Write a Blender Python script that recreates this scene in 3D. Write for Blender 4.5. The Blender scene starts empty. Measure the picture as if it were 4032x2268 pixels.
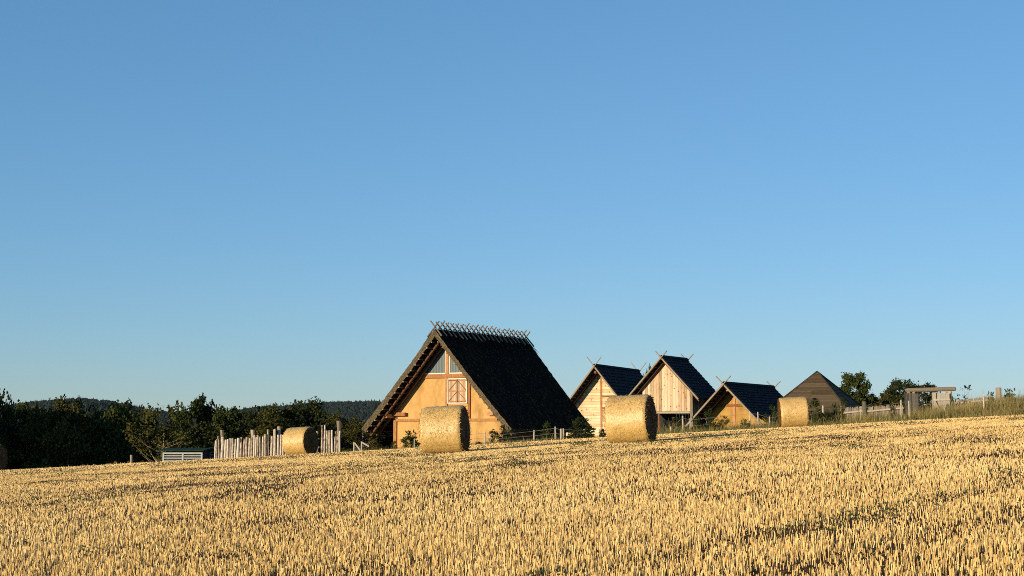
import bpy, math, random
import numpy as np
from mathutils import Vector, Matrix, noise as mnoise

random.seed(7)
rng = np.random.default_rng(7)
R = math.radians
scn = bpy.context.scene
COL = scn.collection

# ------------------------------------------------------------------ camera
EYE = 1.6
F = 5376.0                       # focal length in photo pixels (48 mm equivalent)
PITCH = math.atan(556 / F)
cam_d = bpy.data.cameras.new("camera")
cam_d.lens = 48.0
cam_d.sensor_width = 36.0
cam_d.clip_start = 0.1
cam_d.clip_end = 20000
cam = bpy.data.objects.new("camera", cam_d)
COL.objects.link(cam)
cam.location = (0, 0, EYE)
cam.rotation_euler = (math.pi / 2 + PITCH, 0, 0)
scn.camera = cam

# ------------------------------------------------------------------ sky, sun, exposure
SUN_EL, SUN_AZ = 9.5, 220.0     # azimuth clockwise from +Y
world = bpy.data.worlds.new("World")
scn.world = world
world.use_nodes = True
wn = world.node_tree
sky = wn.nodes.new('ShaderNodeTexSky')
sky.sky_type = 'NISHITA'
sky.sun_disc = False
sky.sun_elevation = R(SUN_EL)
sky.sun_rotation = R(SUN_AZ)
sky.altitude = 200
sky.air_density = 1.0
sky.dust_density = 0.0
sky.ozone_density = 4.0
bg = wn.nodes['Background']
bg.inputs[1].default_value = 0.083
# per-channel response of the clear sky (kept around the strength it is shown at)
sep_c = wn.nodes.new('ShaderNodeSeparateColor')
com_c = wn.nodes.new('ShaderNodeCombineColor')
wn.links.new(sky.outputs[0], sep_c.inputs[0])
for ch, (amp, gam) in enumerate(((.91, .76), (.985, .64), (1.185, .64))):
    pw = wn.nodes.new('ShaderNodeMath')
    pw.operation = 'POWER'
    pw.inputs[1].default_value = gam
    ml = wn.nodes.new('ShaderNodeMath')
    ml.operation = 'MULTIPLY'
    ml.inputs[1].default_value = amp * 0.10 ** gam / 0.10
    wn.links.new(sep_c.outputs[ch], pw.inputs[0])
    wn.links.new(pw.outputs[0], ml.inputs[0])
    wn.links.new(ml.outputs[0], com_c.inputs[ch])
wn.links.new(com_c.outputs[0], bg.inputs[0])
sd = bpy.data.lights.new("sun", 'SUN')
sd.energy = 5.0
sd.angle = R(0.5)
sd.color = (1.0, 0.81, 0.53)
sun = bpy.data.objects.new("sun", sd)
COL.objects.link(sun)
to_sun = Vector((math.sin(R(SUN_AZ)) * math.cos(R(SUN_EL)), math.cos(R(SUN_AZ)) * math.cos(R(SUN_EL)), math.sin(R(SUN_EL))))
sun.rotation_euler = to_sun.to_track_quat('Z', 'Y').to_euler()
scn.view_settings.view_transform = 'Standard'
scn.view_settings.look = 'None'
scn.view_settings.exposure = 0.22
scn.view_settings.gamma = 1.0
scn.render.engine = 'CYCLES'
scn.cycles.max_bounces = 7
scn.cycles.diffuse_bounces = 5
scn.cycles.transparent_max_bounces = 6
scn.cycles.use_denoising = False
scn.cycles.filter_width = 0.95
scn.cycles.sample_clamp_direct = 3.0
scn.cycles.sample_clamp_indirect = 1.5


def ray(px, py):
    a, b = (px - 2016) / F, (1134 - py) / F
    c, s = math.cos(PITCH), math.sin(PITCH)
    return a, c - b * s, s + b * c


def at(px, py, y):
    """World point seen at a photo pixel, y metres ahead."""
    dx, dy, dz = ray(px, py)
    t = y / dy
    return Vector((dx * t, y, EYE + dz * t))


# ------------------------------------------------------------------ terrain
def sstep(v, a, b):
    t = np.clip((v - a) / (b - a), 0, 1)
    return t * t * (3 - 2 * t)


def G(x, y):
    x = np.asarray(x, float)
    y = np.asarray(y, float)
    t = np.clip(y / 44.0, 0, 1)
    g = t * t * (3 - 2 * t) * .925 + np.clip((y - 44) / 18, 0, 1) * .05
    g = g - np.clip(y - 62, 0, 66) * 0.013
    tilt = 0.0555 * 80 * np.tanh(x / 80)
    left = sstep(y, 72, 100) * sstep(-x, 6, 30) * 2.4
    bank = 1.0 * np.exp(-(((x - 33) / 6.5) ** 2 + ((y - 84) / 6) ** 2))
    far = sstep(y, 150, 700) * 16
    return g + tilt - left + bank - far


def gz(x, y):
    return float(G(x, y))


def ground_at(px, y):
    dx, dy, _ = ray(px, 1690)
    x = dx / dy * y
    return Vector((x, y, gz(x, y)))


# ------------------------------------------------------------------ materials
def new_mat(name):
    m = bpy.data.materials.new(name)
    m.use_nodes = True
    nt = m.node_tree
    return m, nt, nt.nodes['Principled BSDF']


def N(nt, t, **kw):
    n = nt.nodes.new(t)
    for k, v in kw.items():
        setattr(n, k, v)
    return n


def ramp(nt, stops):
    r = N(nt, 'ShaderNodeValToRGB')
    e = r.color_ramp.elements
    while len(e) < len(stops):
        e.new(0.5)
    for el, (p, c) in zip(e, stops):
        el.position = p
        el.color = (*c, 1)
    return r


def mat(name, stops, scale=4.0, stretch=(1, 1, 1), detail=5, rough=0.85, bump=0.0, bump_dist=0.02,
        rnd=0.0, rough_noise=0.6, spec=0.3, coord='Object', knots=0, stains=0):
    """Noise-driven colour; rnd mixes in the per-piece random attribute."""
    m, nt, b = new_mat(name)
    L = nt.links.new
    tc = N(nt, 'ShaderNodeTexCoord')
    mp = N(nt, 'ShaderNodeMapping')
    mp.inputs['Scale'].default_value = stretch
    L(tc.outputs[coord], mp.inputs[0])
    nz = N(nt, 'ShaderNodeTexNoise')
    nz.inputs['Scale'].default_value = scale
    nz.inputs['Detail'].default_value = detail
    nz.inputs['Roughness'].default_value = rough_noise
    vec = mp.outputs[0]
    at_ = None
    if rnd:
        at_ = N(nt, 'ShaderNodeAttribute')
        at_.attribute_name = 'rnd'
        off = N(nt, 'ShaderNodeVectorMath', operation='MULTIPLY_ADD')
        off.inputs[1].default_value = (37, 51, 29)
        L(at_.outputs['Fac'], off.inputs[0])
        L(mp.outputs[0], off.inputs[2])
        vec = off.outputs[0]
    L(vec, nz.inputs[0])
    fac = nz.outputs[0]
    if rnd:
        mx = N(nt, 'ShaderNodeMix')
        mx.inputs[0].default_value = rnd
        L(nz.outputs[0], mx.inputs[2])
        L(at_.outputs['Fac'], mx.inputs[3])
        fac = mx.outputs[0]
    rp = ramp(nt, stops)
    L(fac, rp.inputs[0])
    colour = rp.outputs[0]
    if knots:
        vo = N(nt, 'ShaderNodeTexVoronoi')
        vo.inputs['Scale'].default_value = knots
        L(tc.outputs[coord], vo.inputs[0])
        kr = ramp(nt, [(.10, (.30, .17, .09)), (.20, (1, 1, 1))])
        L(vo.outputs['Distance'], kr.inputs[0])
        mk = N(nt, 'ShaderNodeMix', data_type='RGBA', blend_type='MULTIPLY')
        mk.inputs[0].default_value = 1
        L(colour, mk.inputs[6])
        L(kr.outputs[0], mk.inputs[7])
        colour = mk.outputs[2]
    if stains:
        ms = N(nt, 'ShaderNodeMapping')
        ms.inputs['Scale'].default_value = (1, 1, .35)
        L(tc.outputs[coord], ms.inputs[0])
        ns = N(nt, 'ShaderNodeTexNoise')
        ns.inputs['Scale'].default_value = stains
        ns.inputs['Detail'].default_value = 8
        ns.inputs['Roughness'].default_value = .72
        L(ms.outputs[0], ns.inputs[0])
        sr = ramp(nt, [(.30, (.62, .58, .52)), (.50, (.96, .96, .95)), (.72, (1.08, 1.08, 1.1))])
        L(ns.outputs[0], sr.inputs[0])
        mk = N(nt, 'ShaderNodeMix', data_type='RGBA', blend_type='MULTIPLY')
        mk.inputs[0].default_value = 1
        L(colour, mk.inputs[6])
        L(sr.outputs[0], mk.inputs[7])
        colour = mk.outputs[2]
    L(colour, b.inputs['Base Color'])
    b.inputs['Roughness'].default_value = rough
    b.inputs['Specular IOR Level'].default_value = spec
    if bump:
        bp = N(nt, 'ShaderNodeBump')
        bp.inputs['Strength'].default_value = bump
        bp.inputs['Distance'].default_value = bump_dist
        L(nz.outputs[0], bp.inputs['Height'])
        L(bp.outputs[0], b.inputs['Normal'])
    return m


M = {}
M['stubble'] = mat('stubble_straw', [(0.0, (.36, .20, .06)), (.3, (.64, .41, .14)), (.6, (.81, .57, .24)), (1, (.89, .70, .37))], scale=3, rnd=.75, rough=.6)
M['weed'] = mat('green_weed', [(0, (.02, .03, .008)), (1, (.06, .085, .02))], scale=9, rnd=.6, rough=.6)
M['straw'] = None
M['thatch'] = mat('weathered_thatch', [(.25, (.007, .006, .005)), (.5, (.014, .012, .010)), (.75, (.03, .026, .02))], scale=5, stretch=(3, 6, 1), bump=.8, bump_dist=.05, rough=1, spec=0)
M['reed_end'] = mat('cut_reed_ends', [(.3, (.05, .038, .022)), (.5, (.13, .10, .06)), (.72, (.24, .19, .12))], scale=22, stretch=(1, 1, 1), bump=.9, bump_dist=.03, rough=.95, spec=.1)
M['daub'] = mat('ochre_daub', [(.25, (.43, .245, .085)), (.5, (.55, .33, .125)), (.75, (.62, .385, .155))], scale=1.6, detail=9, stains=1.1, bump=.35, bump_dist=.02, rough=.95, spec=.1, rough_noise=.7)
M['clay'] = mat('brown_ochre_daub', [(.25, (.30, .17, .05)), (.5, (.42, .25, .075)), (.75, (.50, .32, .11))], scale=1.8, detail=9, stains=1.5, bump=.4, bump_dist=.02, rough=.95, spec=.1, rough_noise=.7)  # darker, browner version of the ochre daub
M['timber'] = mat('reddish_timber', [(.25, (.14, .05, .018)), (.5, (.34, .15, .055)), (.8, (.55, .30, .14))], scale=3, stretch=(6, 6, 1.2), rnd=.35, rough=.8)
M['dark_timber'] = mat('dark_timber', [(.2, (.06, .028, .016)), (.8, (.15, .075, .04))], scale=3, stretch=(6, 1, 6), rnd=.35, rough=.85)
M['hatch'] = mat('faded_red_boards', [(.2, (.30, .18, .11)), (.5, (.47, .32, .21)), (.8, (.62, .47, .34))], scale=3, stretch=(8, 8, 1.5), rnd=.5, rough=.85)
M['white'] = mat('white_painted_wood', [(.2, (.66, .60, .50)), (.8, (.80, .75, .66))], scale=8, rough=.6)
M['plank'] = mat('pale_spruce_planks', [(.15, (.38, .20, .09)), (.35, (.66, .45, .25)), (.6, (.80, .64, .43)), (.85, (.84, .74, .57))], scale=3.2, stretch=(1.0, 6, 7), rnd=.28, knots=2.6, stains=1.2, rough=.8)
M['vplank'] = mat('weathered_spruce_planks', [(.15, (.25, .15, .08)), (.38, (.52, .36, .22)), (.62, (.68, .52, .36)), (.85, (.76, .62, .46))], scale=2.4, stretch=(9, 6, 1.1), rnd=.5, knots=3.4, stains=1.6, rough=.85)
M['grey_wood'] = mat('silvery_weathered_wood', [(.2, (.14, .105, .07)), (.5, (.28, .22, .155)), (.8, (.43, .36, .27))], scale=4, stretch=(6, 6, 1), rnd=.4, rough=.9)
M['stick'] = mat('grey_brown_sticks', [(.2, (.10, .08, .06)), (.8, (.26, .22, .17))], scale=4, stretch=(4, 4, 1), rnd=.3, rough=.95, spec=.05)
M['log'] = mat('peeled_pale_logs', [(.3, (.10, .07, .05)), (.43, (.36, .28, .21)), (.55, (.60, .51, .41)), (.8, (.72, .64, .53))], scale=4.5, stretch=(3, 3, 1.4), rnd=.22, rough=.85, detail=7)
M['dark_grey_wood'] = mat('dark_weathered_boards', [(.2, (.05, .045, .04)), (.8, (.15, .13, .11))], scale=4, stretch=(7, 7, 1), rnd=.5, rough=.9)
M['brown_board'] = mat('dark_brown_boards', [(.2, (.04, .027, .015)), (.5, (.09, .064, .038)), (.85, (.165, .125, .08))], scale=3, stretch=(1.2, 1.2, 8), rnd=.3, rough=.95, spec=.1)
M['shingle'] = mat('dark_wood_shingles', [(.1, (.008, .009, .012)), (.6, (.018, .020, .028)), (1, (.035, .04, .05))], scale=5, rnd=.45, rough=.85, spec=.05)
M['bark'] = mat('tree_bark', [(.2, (.05, .035, .022)), (.8, (.16, .12, .08))], scale=6, stretch=(4, 4, 1), bump=.6, rough=.95)
M['twig'] = mat('pale_dry_twigs', [(.2, (.22, .16, .09)), (.8, (.40, .31, .2))], scale=6, rough=.9)


def leaf_mat(name, stops):
    return mat(name, stops, scale=.9, rnd=.65, rough=.7, spec=.12, coord='Object')


M['leaf_dark'] = leaf_mat('leaves_dark_green', [(.1, (.008, .012, .004)), (.5, (.020, .028, .007)), (.9, (.055, .058, .013))])
M['leaf_olive'] = leaf_mat('leaves_olive_green', [(.1, (.014, .016, .004)), (.5, (.048, .047, .009)), (.9, (.11, .092, .018))])
M['leaf_mid'] = leaf_mat('leaves_mid_green', [(.1, (.012, .019, .004)), (.5, (.036, .05, .010)), (.9, (.08, .088, .018))])
M['forest'] = leaf_mat('forest_hillside', [(.1, (.008, .014, .013)), (.5, (.016, .026, .022)), (.9, (.03, .042, .032))])
M['grass'] = mat('verge_grass', [(.05, (.035, .055, .012)), (.4, (.10, .11, .028)), (.65, (.24, .18, .06)), (1, (.42, .30, .12))], scale=.35, rnd=.55, rough=.7, coord='Object')
M['green_paint'] = mat('dark_green_sheet', [(.2, (.012, .028, .014)), (.8, (.025, .05, .026))], scale=3, rough=.8, spec=.1)
M['pale_metal'] = mat('pale_grey_slats', [(.2, (.30, .33, .35)), (.8, (.46, .49, .51))], scale=5, rough=.4, spec=.4)
M['dark_void'] = mat('dark_board', [(.2, (.015, .015, .015)), (.8, (.04, .037, .033))], scale=4, rough=.9)
M['wire'] = mat('galvanised_wire', [(0, (.18, .18, .17)), (1, (.3, .3, .28))], scale=4, rough=.5)
M['white_post'] = mat('whitewashed_post', [(.2, (.30, .25, .19)), (.8, (.56, .49, .40))], scale=6, stretch=(3, 3, 1), rnd=.3, rough=.8)


def straw_material(name, dark, mid, light, swirl):
    """Chopped straw: layered stretched noise in the bale's own space."""
    m, nt, b = new_mat(name)
    L = nt.links.new
    tc = N(nt, 'ShaderNodeTexCoord')
    outs = []
    for i, (st, sc) in enumerate((((1, 1, 1), 26), ((2.6, 1, 1), 13), ((.8, 2.2, 2.2), 42))):
        mp = N(nt, 'ShaderNodeMapping')
        mp.inputs['Scale'].default_value = st
        mp.inputs['Rotation'].default_value = (0, .4 * i, .3 * i)
        L(tc.outputs['Object'], mp.inputs[0])
        nz = N(nt, 'ShaderNodeTexNoise')
        nz.inputs['Scale'].default_value = sc
        nz.inputs['Detail'].default_value = 4
        nz.inputs['Distortion'].default_value = 1.2
        L(mp.outputs[0], nz.inputs[0])
        outs.append(nz.outputs[0])
    big = N(nt, 'ShaderNodeTexNoise')
    big.inputs['Scale'].default_value = 2.6
    L(tc.outputs['Object'], big.inputs[0])
    outs.append(big.outputs[0])
    a1 = N(nt, 'ShaderNodeMath', operation='ADD')
    L(outs[0], a1.inputs[0])
    L(outs[1], a1.inputs[1])
    a2 = N(nt, 'ShaderNodeMath', operation='ADD')
    L(a1.outputs[0], a2.inputs[0])
    L(outs[2], a2.inputs[1])
    a3 = N(nt, 'ShaderNodeMath', operation='MULTIPLY_ADD')
    L(outs[3], a3.inputs[0])
    a3.inputs[1].default_value = .35
    L(a2.outputs[0], a3.inputs[2])
    s = N(nt, 'ShaderNodeMath', operation='MULTIPLY')
    s.inputs[1].default_value = 1 / 3.35
    L(a3.outputs[0], s.inputs[0])
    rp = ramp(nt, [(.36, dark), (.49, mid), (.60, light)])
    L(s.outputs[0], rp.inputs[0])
    L(rp.outputs[0], b.inputs['Base Color'])
    b.inputs['Roughness'].default_value = .5
    b.inputs['Specular IOR Level'].default_value = .95 if swirl is False else .1
    bp = N(nt, 'ShaderNodeBump')
    bp.inputs['Strength'].default_value = .5
    bp.inputs['Distance'].default_value = .02
    L(s.outputs[0], bp.inputs['Height'])
    L(bp.outputs[0], b.inputs['Normal'])
    return m


M['straw'] = straw_material('pressed_straw', (.25, .13, .03), (.55, .345, .10), (.70, .48, .165), False)
M['straw_end_shade'] = straw_material('shade_dark_straw_end', (.045, .02, .006), (.12, .056, .018), (.24, .13, .04), True)  # much darker than the sides: the shade on bale ends is put into this colour
M['straw_hair'] = mat('loose_straw', [(.1, (.36, .23, .08)), (.5, (.60, .42, .16)), (.9, (.78, .6, .3))], scale=3, rnd=.8, rough=.6)


def glass_material():
    m, nt, b = new_mat('corrugated_translucent_sheet')
    L = nt.links.new
    tc = N(nt, 'ShaderNodeTexCoord')
    wv = N(nt, 'ShaderNodeTexWave')
    wv.bands_direction = 'X'
    wv.inputs['Scale'].default_value = 2.4
    wv.inputs['Distortion'].default_value = .25
    L(tc.outputs['Object'], wv.inputs[0])
    rp = ramp(nt, [(.1, (.07, .095, .105)), (.9, (.155, .195, .21))])
    L(wv.outputs[0], rp.inputs[0])
    L(rp.outputs[0], b.inputs['Base Color'])
    b.inputs['Roughness'].default_value = .35
    return m


M['glass'] = glass_material()


def ground_material():
    m, nt, b = new_mat('field_soil_and_meadow')
    L = nt.links.new
    tc = N(nt, 'ShaderNodeTexCoord')
    nz = N(nt, 'ShaderNodeTexNoise')
    nz.inputs['Scale'].default_value = 14
    nz.inputs['Detail'].default_value = 8
    L(tc.outputs['Object'], nz.inputs[0])
    soil = ramp(nt, [(.34, (.04, .016, .005)), (.56, (.12, .055, .017)), (.78, (.34, .20, .075))])
    L(nz.outputs[0], soil.inputs[0])
    n2 = N(nt, 'ShaderNodeTexNoise')
    n2.inputs['Scale'].default_value = 1.3
    n2.inputs['Detail'].default_value = 8
    L(tc.outputs['Object'], n2.inputs[0])
    mead = ramp(nt, [(.3, (.03, .045, .012)), (.55, (.07, .08, .022)), (.75, (.16, .13, .05))])
    L(n2.outputs[0], mead.inputs[0])
    sep = N(nt, 'ShaderNodeSeparateXYZ')
    L(tc.outputs['Object'], sep.inputs[0])
    mr = N(nt, 'ShaderNodeMapRange')
    mr.inputs[1].default_value = 75.5
    mr.inputs[2].default_value = 77.0
    L(sep.outputs[1], mr.inputs[0])
    mx = N(nt, 'ShaderNodeMix', data_type='RGBA')
    L(mr.outputs[0], mx.inputs[0])
    L(soil.outputs[0], mx.inputs[6])
    L(mead.outputs[0], mx.inputs[7])
    L(mx.outputs[2], b.inputs['Base Color'])
    b.inputs['Roughness'].default_value = .95
    b.inputs['Specular IOR Level'].default_value = .1
    bp = N(nt, 'ShaderNodeBump')
    bp.inputs['Strength'].default_value = .9
    bp.inputs['Distance'].default_value = .04
    L(nz.outputs[0], bp.inputs['Height'])
    L(bp.outputs[0], b.inputs['Normal'])
    return m


M['ground'] = ground_material()


# ------------------------------------------------------------------ mesh helpers
def big_mesh(name, verts, faces, material, rnd=None, smooth=False):
    """verts (n,3), faces (m,k) arrays, one face size."""
    me = bpy.data.meshes.new(name)
    verts = np.ascontiguousarray(verts, np.float32)
    faces = np.ascontiguousarray(faces, np.int32)
    k = faces.shape[1]
    me.vertices.add(len(verts))
    me.vertices.foreach_set('co', verts.ravel())
    me.loops.add(faces.size)
    me.loops.foreach_set('vertex_index', faces.ravel())
    me.polygons.add(len(faces))
    me.polygons.foreach_set('loop_start', np.arange(0, faces.size, k, dtype=np.int32))
    me.polygons.foreach_set('use_smooth', np.full(len(faces), smooth))
    if rnd is not None:
        a = me.attributes.new('rnd', 'FLOAT', 'POINT')
        a.data.foreach_set('value', np.ascontiguousarray(rnd, np.float32))
    me.materials.append(material)
    me.update(calc_edges=True)
    return me


def link(name, me, parent=None):
    o = bpy.data.objects.new(name, me)
    COL.objects.link(o)
    if parent:
        o.parent = parent
    return o


def tag(o, label=None, cat=None, group=None, kind=None):
    if label:
        o['label'] = label
    if cat:
        o['category'] = cat
    if group:
        o['group'] = group
    if kind:
        o['kind'] = kind
    return o


def empty(name, loc, rz, label, cat, group=None):
    o = bpy.data.objects.new(name, None)
    o.empty_display_size = .3
    COL.objects.link(o)
    o.location = loc
    o.rotation_euler = (0, 0, rz)
    return tag(o, label, cat, group)


class MB:
    """Collects pieces into one mesh; every piece gets a random value for its tint."""

    def __init__(self):
        self.v, self.f, self.r, self.m = [], [], [], []

    def add(self, vs, fs, mi=0, r=None):
        n = len(self.v)
        r = random.random() if r is None else r
        self.v += [tuple(p) for p in vs]
        self.r += [r] * len(vs)
        self.f += [tuple(i + n for i in f) for f in fs]
        self.m += [mi] * len(fs)

    def hexa(self, a, mi=0, r=None):
        """8 corners: bottom ring 0-3, top ring 4-7."""
        self.add(a, [(3, 2, 1, 0), (4, 5, 6, 7), (0, 1, 5, 4), (1, 2, 6, 5), (2, 3, 7, 6), (3, 0, 4, 7)], mi, r)

    def box(self, x0, x1, y0, y1, z0, z1, mi=0, r=None):
        self.hexa([(x0, y0, z0), (x1, y0, z0), (x1, y1, z0), (x0, y1, z0), (x0, y0, z1), (x1, y0, z1), (x1, y1, z1), (x0, y1, z1)], mi, r)

    def beam(self, p, q, w, h, up=(0, 0, 1), mi=0, r=None):
        p, q = Vector(p), Vector(q)
        d = (q - p).normalized()
        s = d.cross(Vector(up))
        if s.length < 1e-4:
            s = d.cross(Vector((0, 1, 0)))
        s.normalize()
        u = s.cross(d)
        s, u = s * w / 2, u * h / 2
        self.hexa([p - s - u, p + s - u, q + s - u, q - s - u, p - s + u, p + s + u, q + s + u, q - s + u], mi, r)

    def pole(self, pts, radii, n=8, mi=0, r=None, wob=0.0):
        pts = [Vector(p) for p in pts]
        vs, fs = [], []
        for i, p in enumerate(pts):
            d = (pts[min(i + 1, len(pts) - 1)] - pts[max(i - 1, 0)]).normalized()
            s = d.cross(Vector((0, 0, 1)))
            if s.length < .05:
                s = d.cross(Vector((1, 0, 0)))
            s.normalize()
            t = d.cross(s)
            for k in range(n):
                a = 2 * math.pi * k / n
                rr = radii[i] * (1 + wob * random.uniform(-1, 1))
                vs.append(p + (s * math.cos(a) + t * math.sin(a)) * rr)
        for i in range(len(pts) - 1):
            for k in range(n):
                a, b = i * n + k, i * n + (k + 1) % n
                fs.append((a, b, b + n, a + n))
        fs.append(tuple(range(n - 1, -1, -1)))
        fs.append(tuple(range((len(pts) - 1) * n, len(pts) * n)))
        self.add(vs, fs, mi, r)

    def prism(self, poly, y0, y1, mi=0, r=None):
        """xz polygon (counter-clockwise seen from -y) pushed from y0 to y1."""
        n = len(poly)
        vs = [(x, y0, z) for x, z in poly] + [(x, y1, z) for x, z in poly]
        fs = [tuple(range(n)), tuple(range(2 * n - 1, n - 1, -1))]
        fs += [(i, i + n, (i + 1) % n + n, (i + 1) % n) for i in range(n)]
        self.add(vs, fs, mi, r)

    def build(self, name, mats, parent=None, smooth=False):
        me = bpy.data.meshes.new(name)
        me.from_pydata(self.v, [], self.f)
        a = me.attributes.new('rnd', 'FLOAT', 'POINT')
        a.data.foreach_set('value', self.r)
        if not isinstance(mats, (list, tuple)):
            mats = [mats]
        for m_ in mats:
            me.materials.append(m_)
        me.polygons.foreach_set('material_index', self.m)
        if smooth:
            me.polygons.foreach_set('use_smooth', [True] * len(self.f))
        me.update()
        return link(name, me, parent)


def vnoise(x, y, s, seed=0):
    """Cheap smooth value noise, arrays in, 0..1 out."""
    x, y = np.asarray(x) / s, np.asarray(y) / s
    xi, yi = np.floor(x).astype(np.int64), np.floor(y).astype(np.int64)
    fx, fy = x - xi, y - yi
    fx, fy = fx * fx * (3 - 2 * fx), fy * fy * (3 - 2 * fy)

    def h(a, b):
        q = (a * 374761393 + b * 668265263 + seed * 974634617) & 0xffffffff
        q = ((q ^ (q >> 13)) * 1274126177) & 0xffffffff
        return ((q ^ (q >> 16)) & 0xffff) / 65535.0
    return (h(xi, yi) * (1 - fx) + h(xi + 1, yi) * fx) * (1 - fy) + (h(xi, yi + 1) * (1 - fx) + h(xi + 1, yi + 1) * fx) * fy


# ------------------------------------------------------------------ ground
def axis(parts):
    return np.unique(np.round(np.concatenate([np.arange(a, b + 1e-6, s) for a, b, s in parts]), 3))


xs = axis([(-6000, -400, 400), (-400, -100, 30), (-100, -45, 5), (-45, 45, .75), (45, 100, 5), (100, 400, 30), (400, 6000, 400)])
ys = axis([(-60, 8, 4), (8, 50, .6), (50, 110, 1.0), (110, 200, 6), (200, 800, 30), (800, 9000, 400)])
X, Y = np.meshgrid(xs, ys)
Z = G(X, Y) + (vnoise(X, Y, .9, 3) - .5) * .05 * (Y < 120)
nx, ny = len(xs), len(ys)
idx = np.arange(nx * ny).reshape(ny, nx)
gf = np.stack([idx[:-1, :-1], idx[:-1, 1:], idx[1:, 1:], idx[1:, :-1]], -1).reshape(-1, 4)
tag(link('ground', big_mesh('ground', np.stack([X, Y, Z], -1).reshape(-1, 3), gf, M['ground'], smooth=True)), kind='structure')

# ------------------------------------------------------------------ stubble
ROW = np.array([.707, .707])
PERP = np.array([.707, -.707])
EDGE_Y = 75.5


def field_points(y0, y1, dens):
    half = lambda y: .385 * y + 2.5
    n = int(dens * (y1 - y0) * (half(y0) + half(y1)))
    y = rng.uniform(y0, y1, int(n * 1.6))
    x = rng.uniform(-half(y1), half(y1), len(y))
    k = np.abs(x) < half(y)
    x, y = x[k], y[k]
    n = int(dens * (y1 - y0) * (half(y0) + half(y1)))
    return x[:n], y[:n]


def tram(x, y):
    c = x * PERP[0] + y * PERP[1] + (vnoise(x, y, 6, 11) - .5) * .5
    d = np.full_like(c, 9.0)
    for t in (-27.2, -25.5, -8.6, -6.9, -46, -44.2):
        d = np.minimum(d, np.abs(c - t))
    return d


SV, SF3, SR = [], [], []
base_n = 0


def stems(x, y, hgt, wid, tilt, rnd, sides=3):
    global base_n
    n = len(x)
    z = G(x, y) - .015
    az = rng.uniform(0, 2 * np.pi, n)
    dirv = np.stack([np.cos(az) * np.sin(tilt), np.sin(az) * np.sin(tilt), np.cos(tilt)], -1)
    p0 = np.stack([x, y, z], -1)
    p1 = p0 + dirv * hgt[:, None]
    a0 = rng.uniform(0, 2 * np.pi, n)
    ring = []
    for k in range(sides):
        a = a0 + 2 * np.pi * k / sides
        ring.append(np.stack([np.cos(a), np.sin(a), np.zeros(n)], -1))
    if sides == 2:
        ring = [ring[0], -ring[0]]
    vv = [p0 + r * (wid * .5)[:, None] for r in ring] + [p1 + r * (wid * .45)[:, None] for r in ring]
    V = np.stack(vv, 1).reshape(-1, 3)
    s = sides
    b = base_n + np.arange(n)[:, None] * 2 * s
    if sides == 2:
        fq = np.array([[0, 1, 3, 2]])
    else:
        fq = np.array([[k, (k + 1) % s, (k + 1) % s + s, k + s] for k in range(s)])
    Fq = (b[:, :, None] + fq[None]).reshape(-1, 4)
    SV.append(V)
    SF3.append(Fq)
    SR.append(np.repeat(rnd, 2 * s))
    base_n += len(V)


for (y0, y1, dens, wmin, wmax, sides, rowj) in ((9.5, 20, 580, .0065, .0105, 3, .045), (20, 34, 360, .008, .013, 3, .05),
                                                (34, 52, 270, .010, .017, 3, .06), (52, EDGE_Y, 95, .015, .024, 2, .06)):
    x, y = field_points(y0, y1, dens)
    c = x * PERP[0] + y * PERP[1]
    along = x * ROW[0] + y * ROW[1]
    c2 = np.round(c / .145) * .145 + rng.normal(0, rowj, len(c))
    x, y = along * ROW[0] + c2 * PERP[0], along * ROW[1] + c2 * PERP[1]
    clump = vnoise(x, y, .13, 1) * .5 + vnoise(x, y, .7, 2) * .5
    td = tram(x, y)
    gap = vnoise(x, y, 2.6, 5)
    keep = (rng.random(len(x)) < .12 + 1.2 * clump) & (rng.random(len(x)) < np.where(td < .34, .68, 1.0)) & (rng.random(len(x)) < np.clip((gap - .08) * 6, .4, 1)) & (y < EDGE_Y + (vnoise(x, y, 3, 9) - .5) * 1.2)
    x, y, td, clump = x[keep], y[keep], td[keep], clump[keep]
    n = len(x)
    h = (.075 + .075 * rng.random(n)) * np.interp(y, [10, 20, 36, 54, 70], [.78, .64, .36, .36, .46]) * (.75 + .5 * vnoise(x, y, 1.6, 6)) * np.where(td < .34, .75, 1)
    tall = rng.random(n) < .015
    h = np.where(tall, h * 1.8, h)
    tl = np.abs(rng.normal(0, .13, n))
    br = rng.random(n) < .07
    tl = np.where(br, rng.uniform(.5, 1.3, n), tl)
    rv = np.clip(rng.normal(.52, .2, n) + (vnoise(x, y, 4, 8) - .5) * .25, 0, 1)
    stems(x, y, h, rng.uniform(wmin, wmax, n), tl, rv, sides)
    # chaff and leaves lying between the stems
    xl, yl = field_points(y0, y1, dens * .12)
    k = yl < EDGE_Y
    xl, yl = xl[k], yl[k]
    m_ = len(xl)
    stems(xl, yl, rng.uniform(.06, .20, m_), rng.uniform(wmin, wmax, m_) * .9, rng.uniform(1.15, 1.5, m_), np.clip(rng.normal(.4, .2, m_), 0, 1), 2 if y0 > 30 else 3)
stub = link('stubble', big_mesh('stubble', np.concatenate(SV), np.concatenate(SF3), M['stubble'], np.concatenate(SR)))
tag(stub, kind='stuff')


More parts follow.
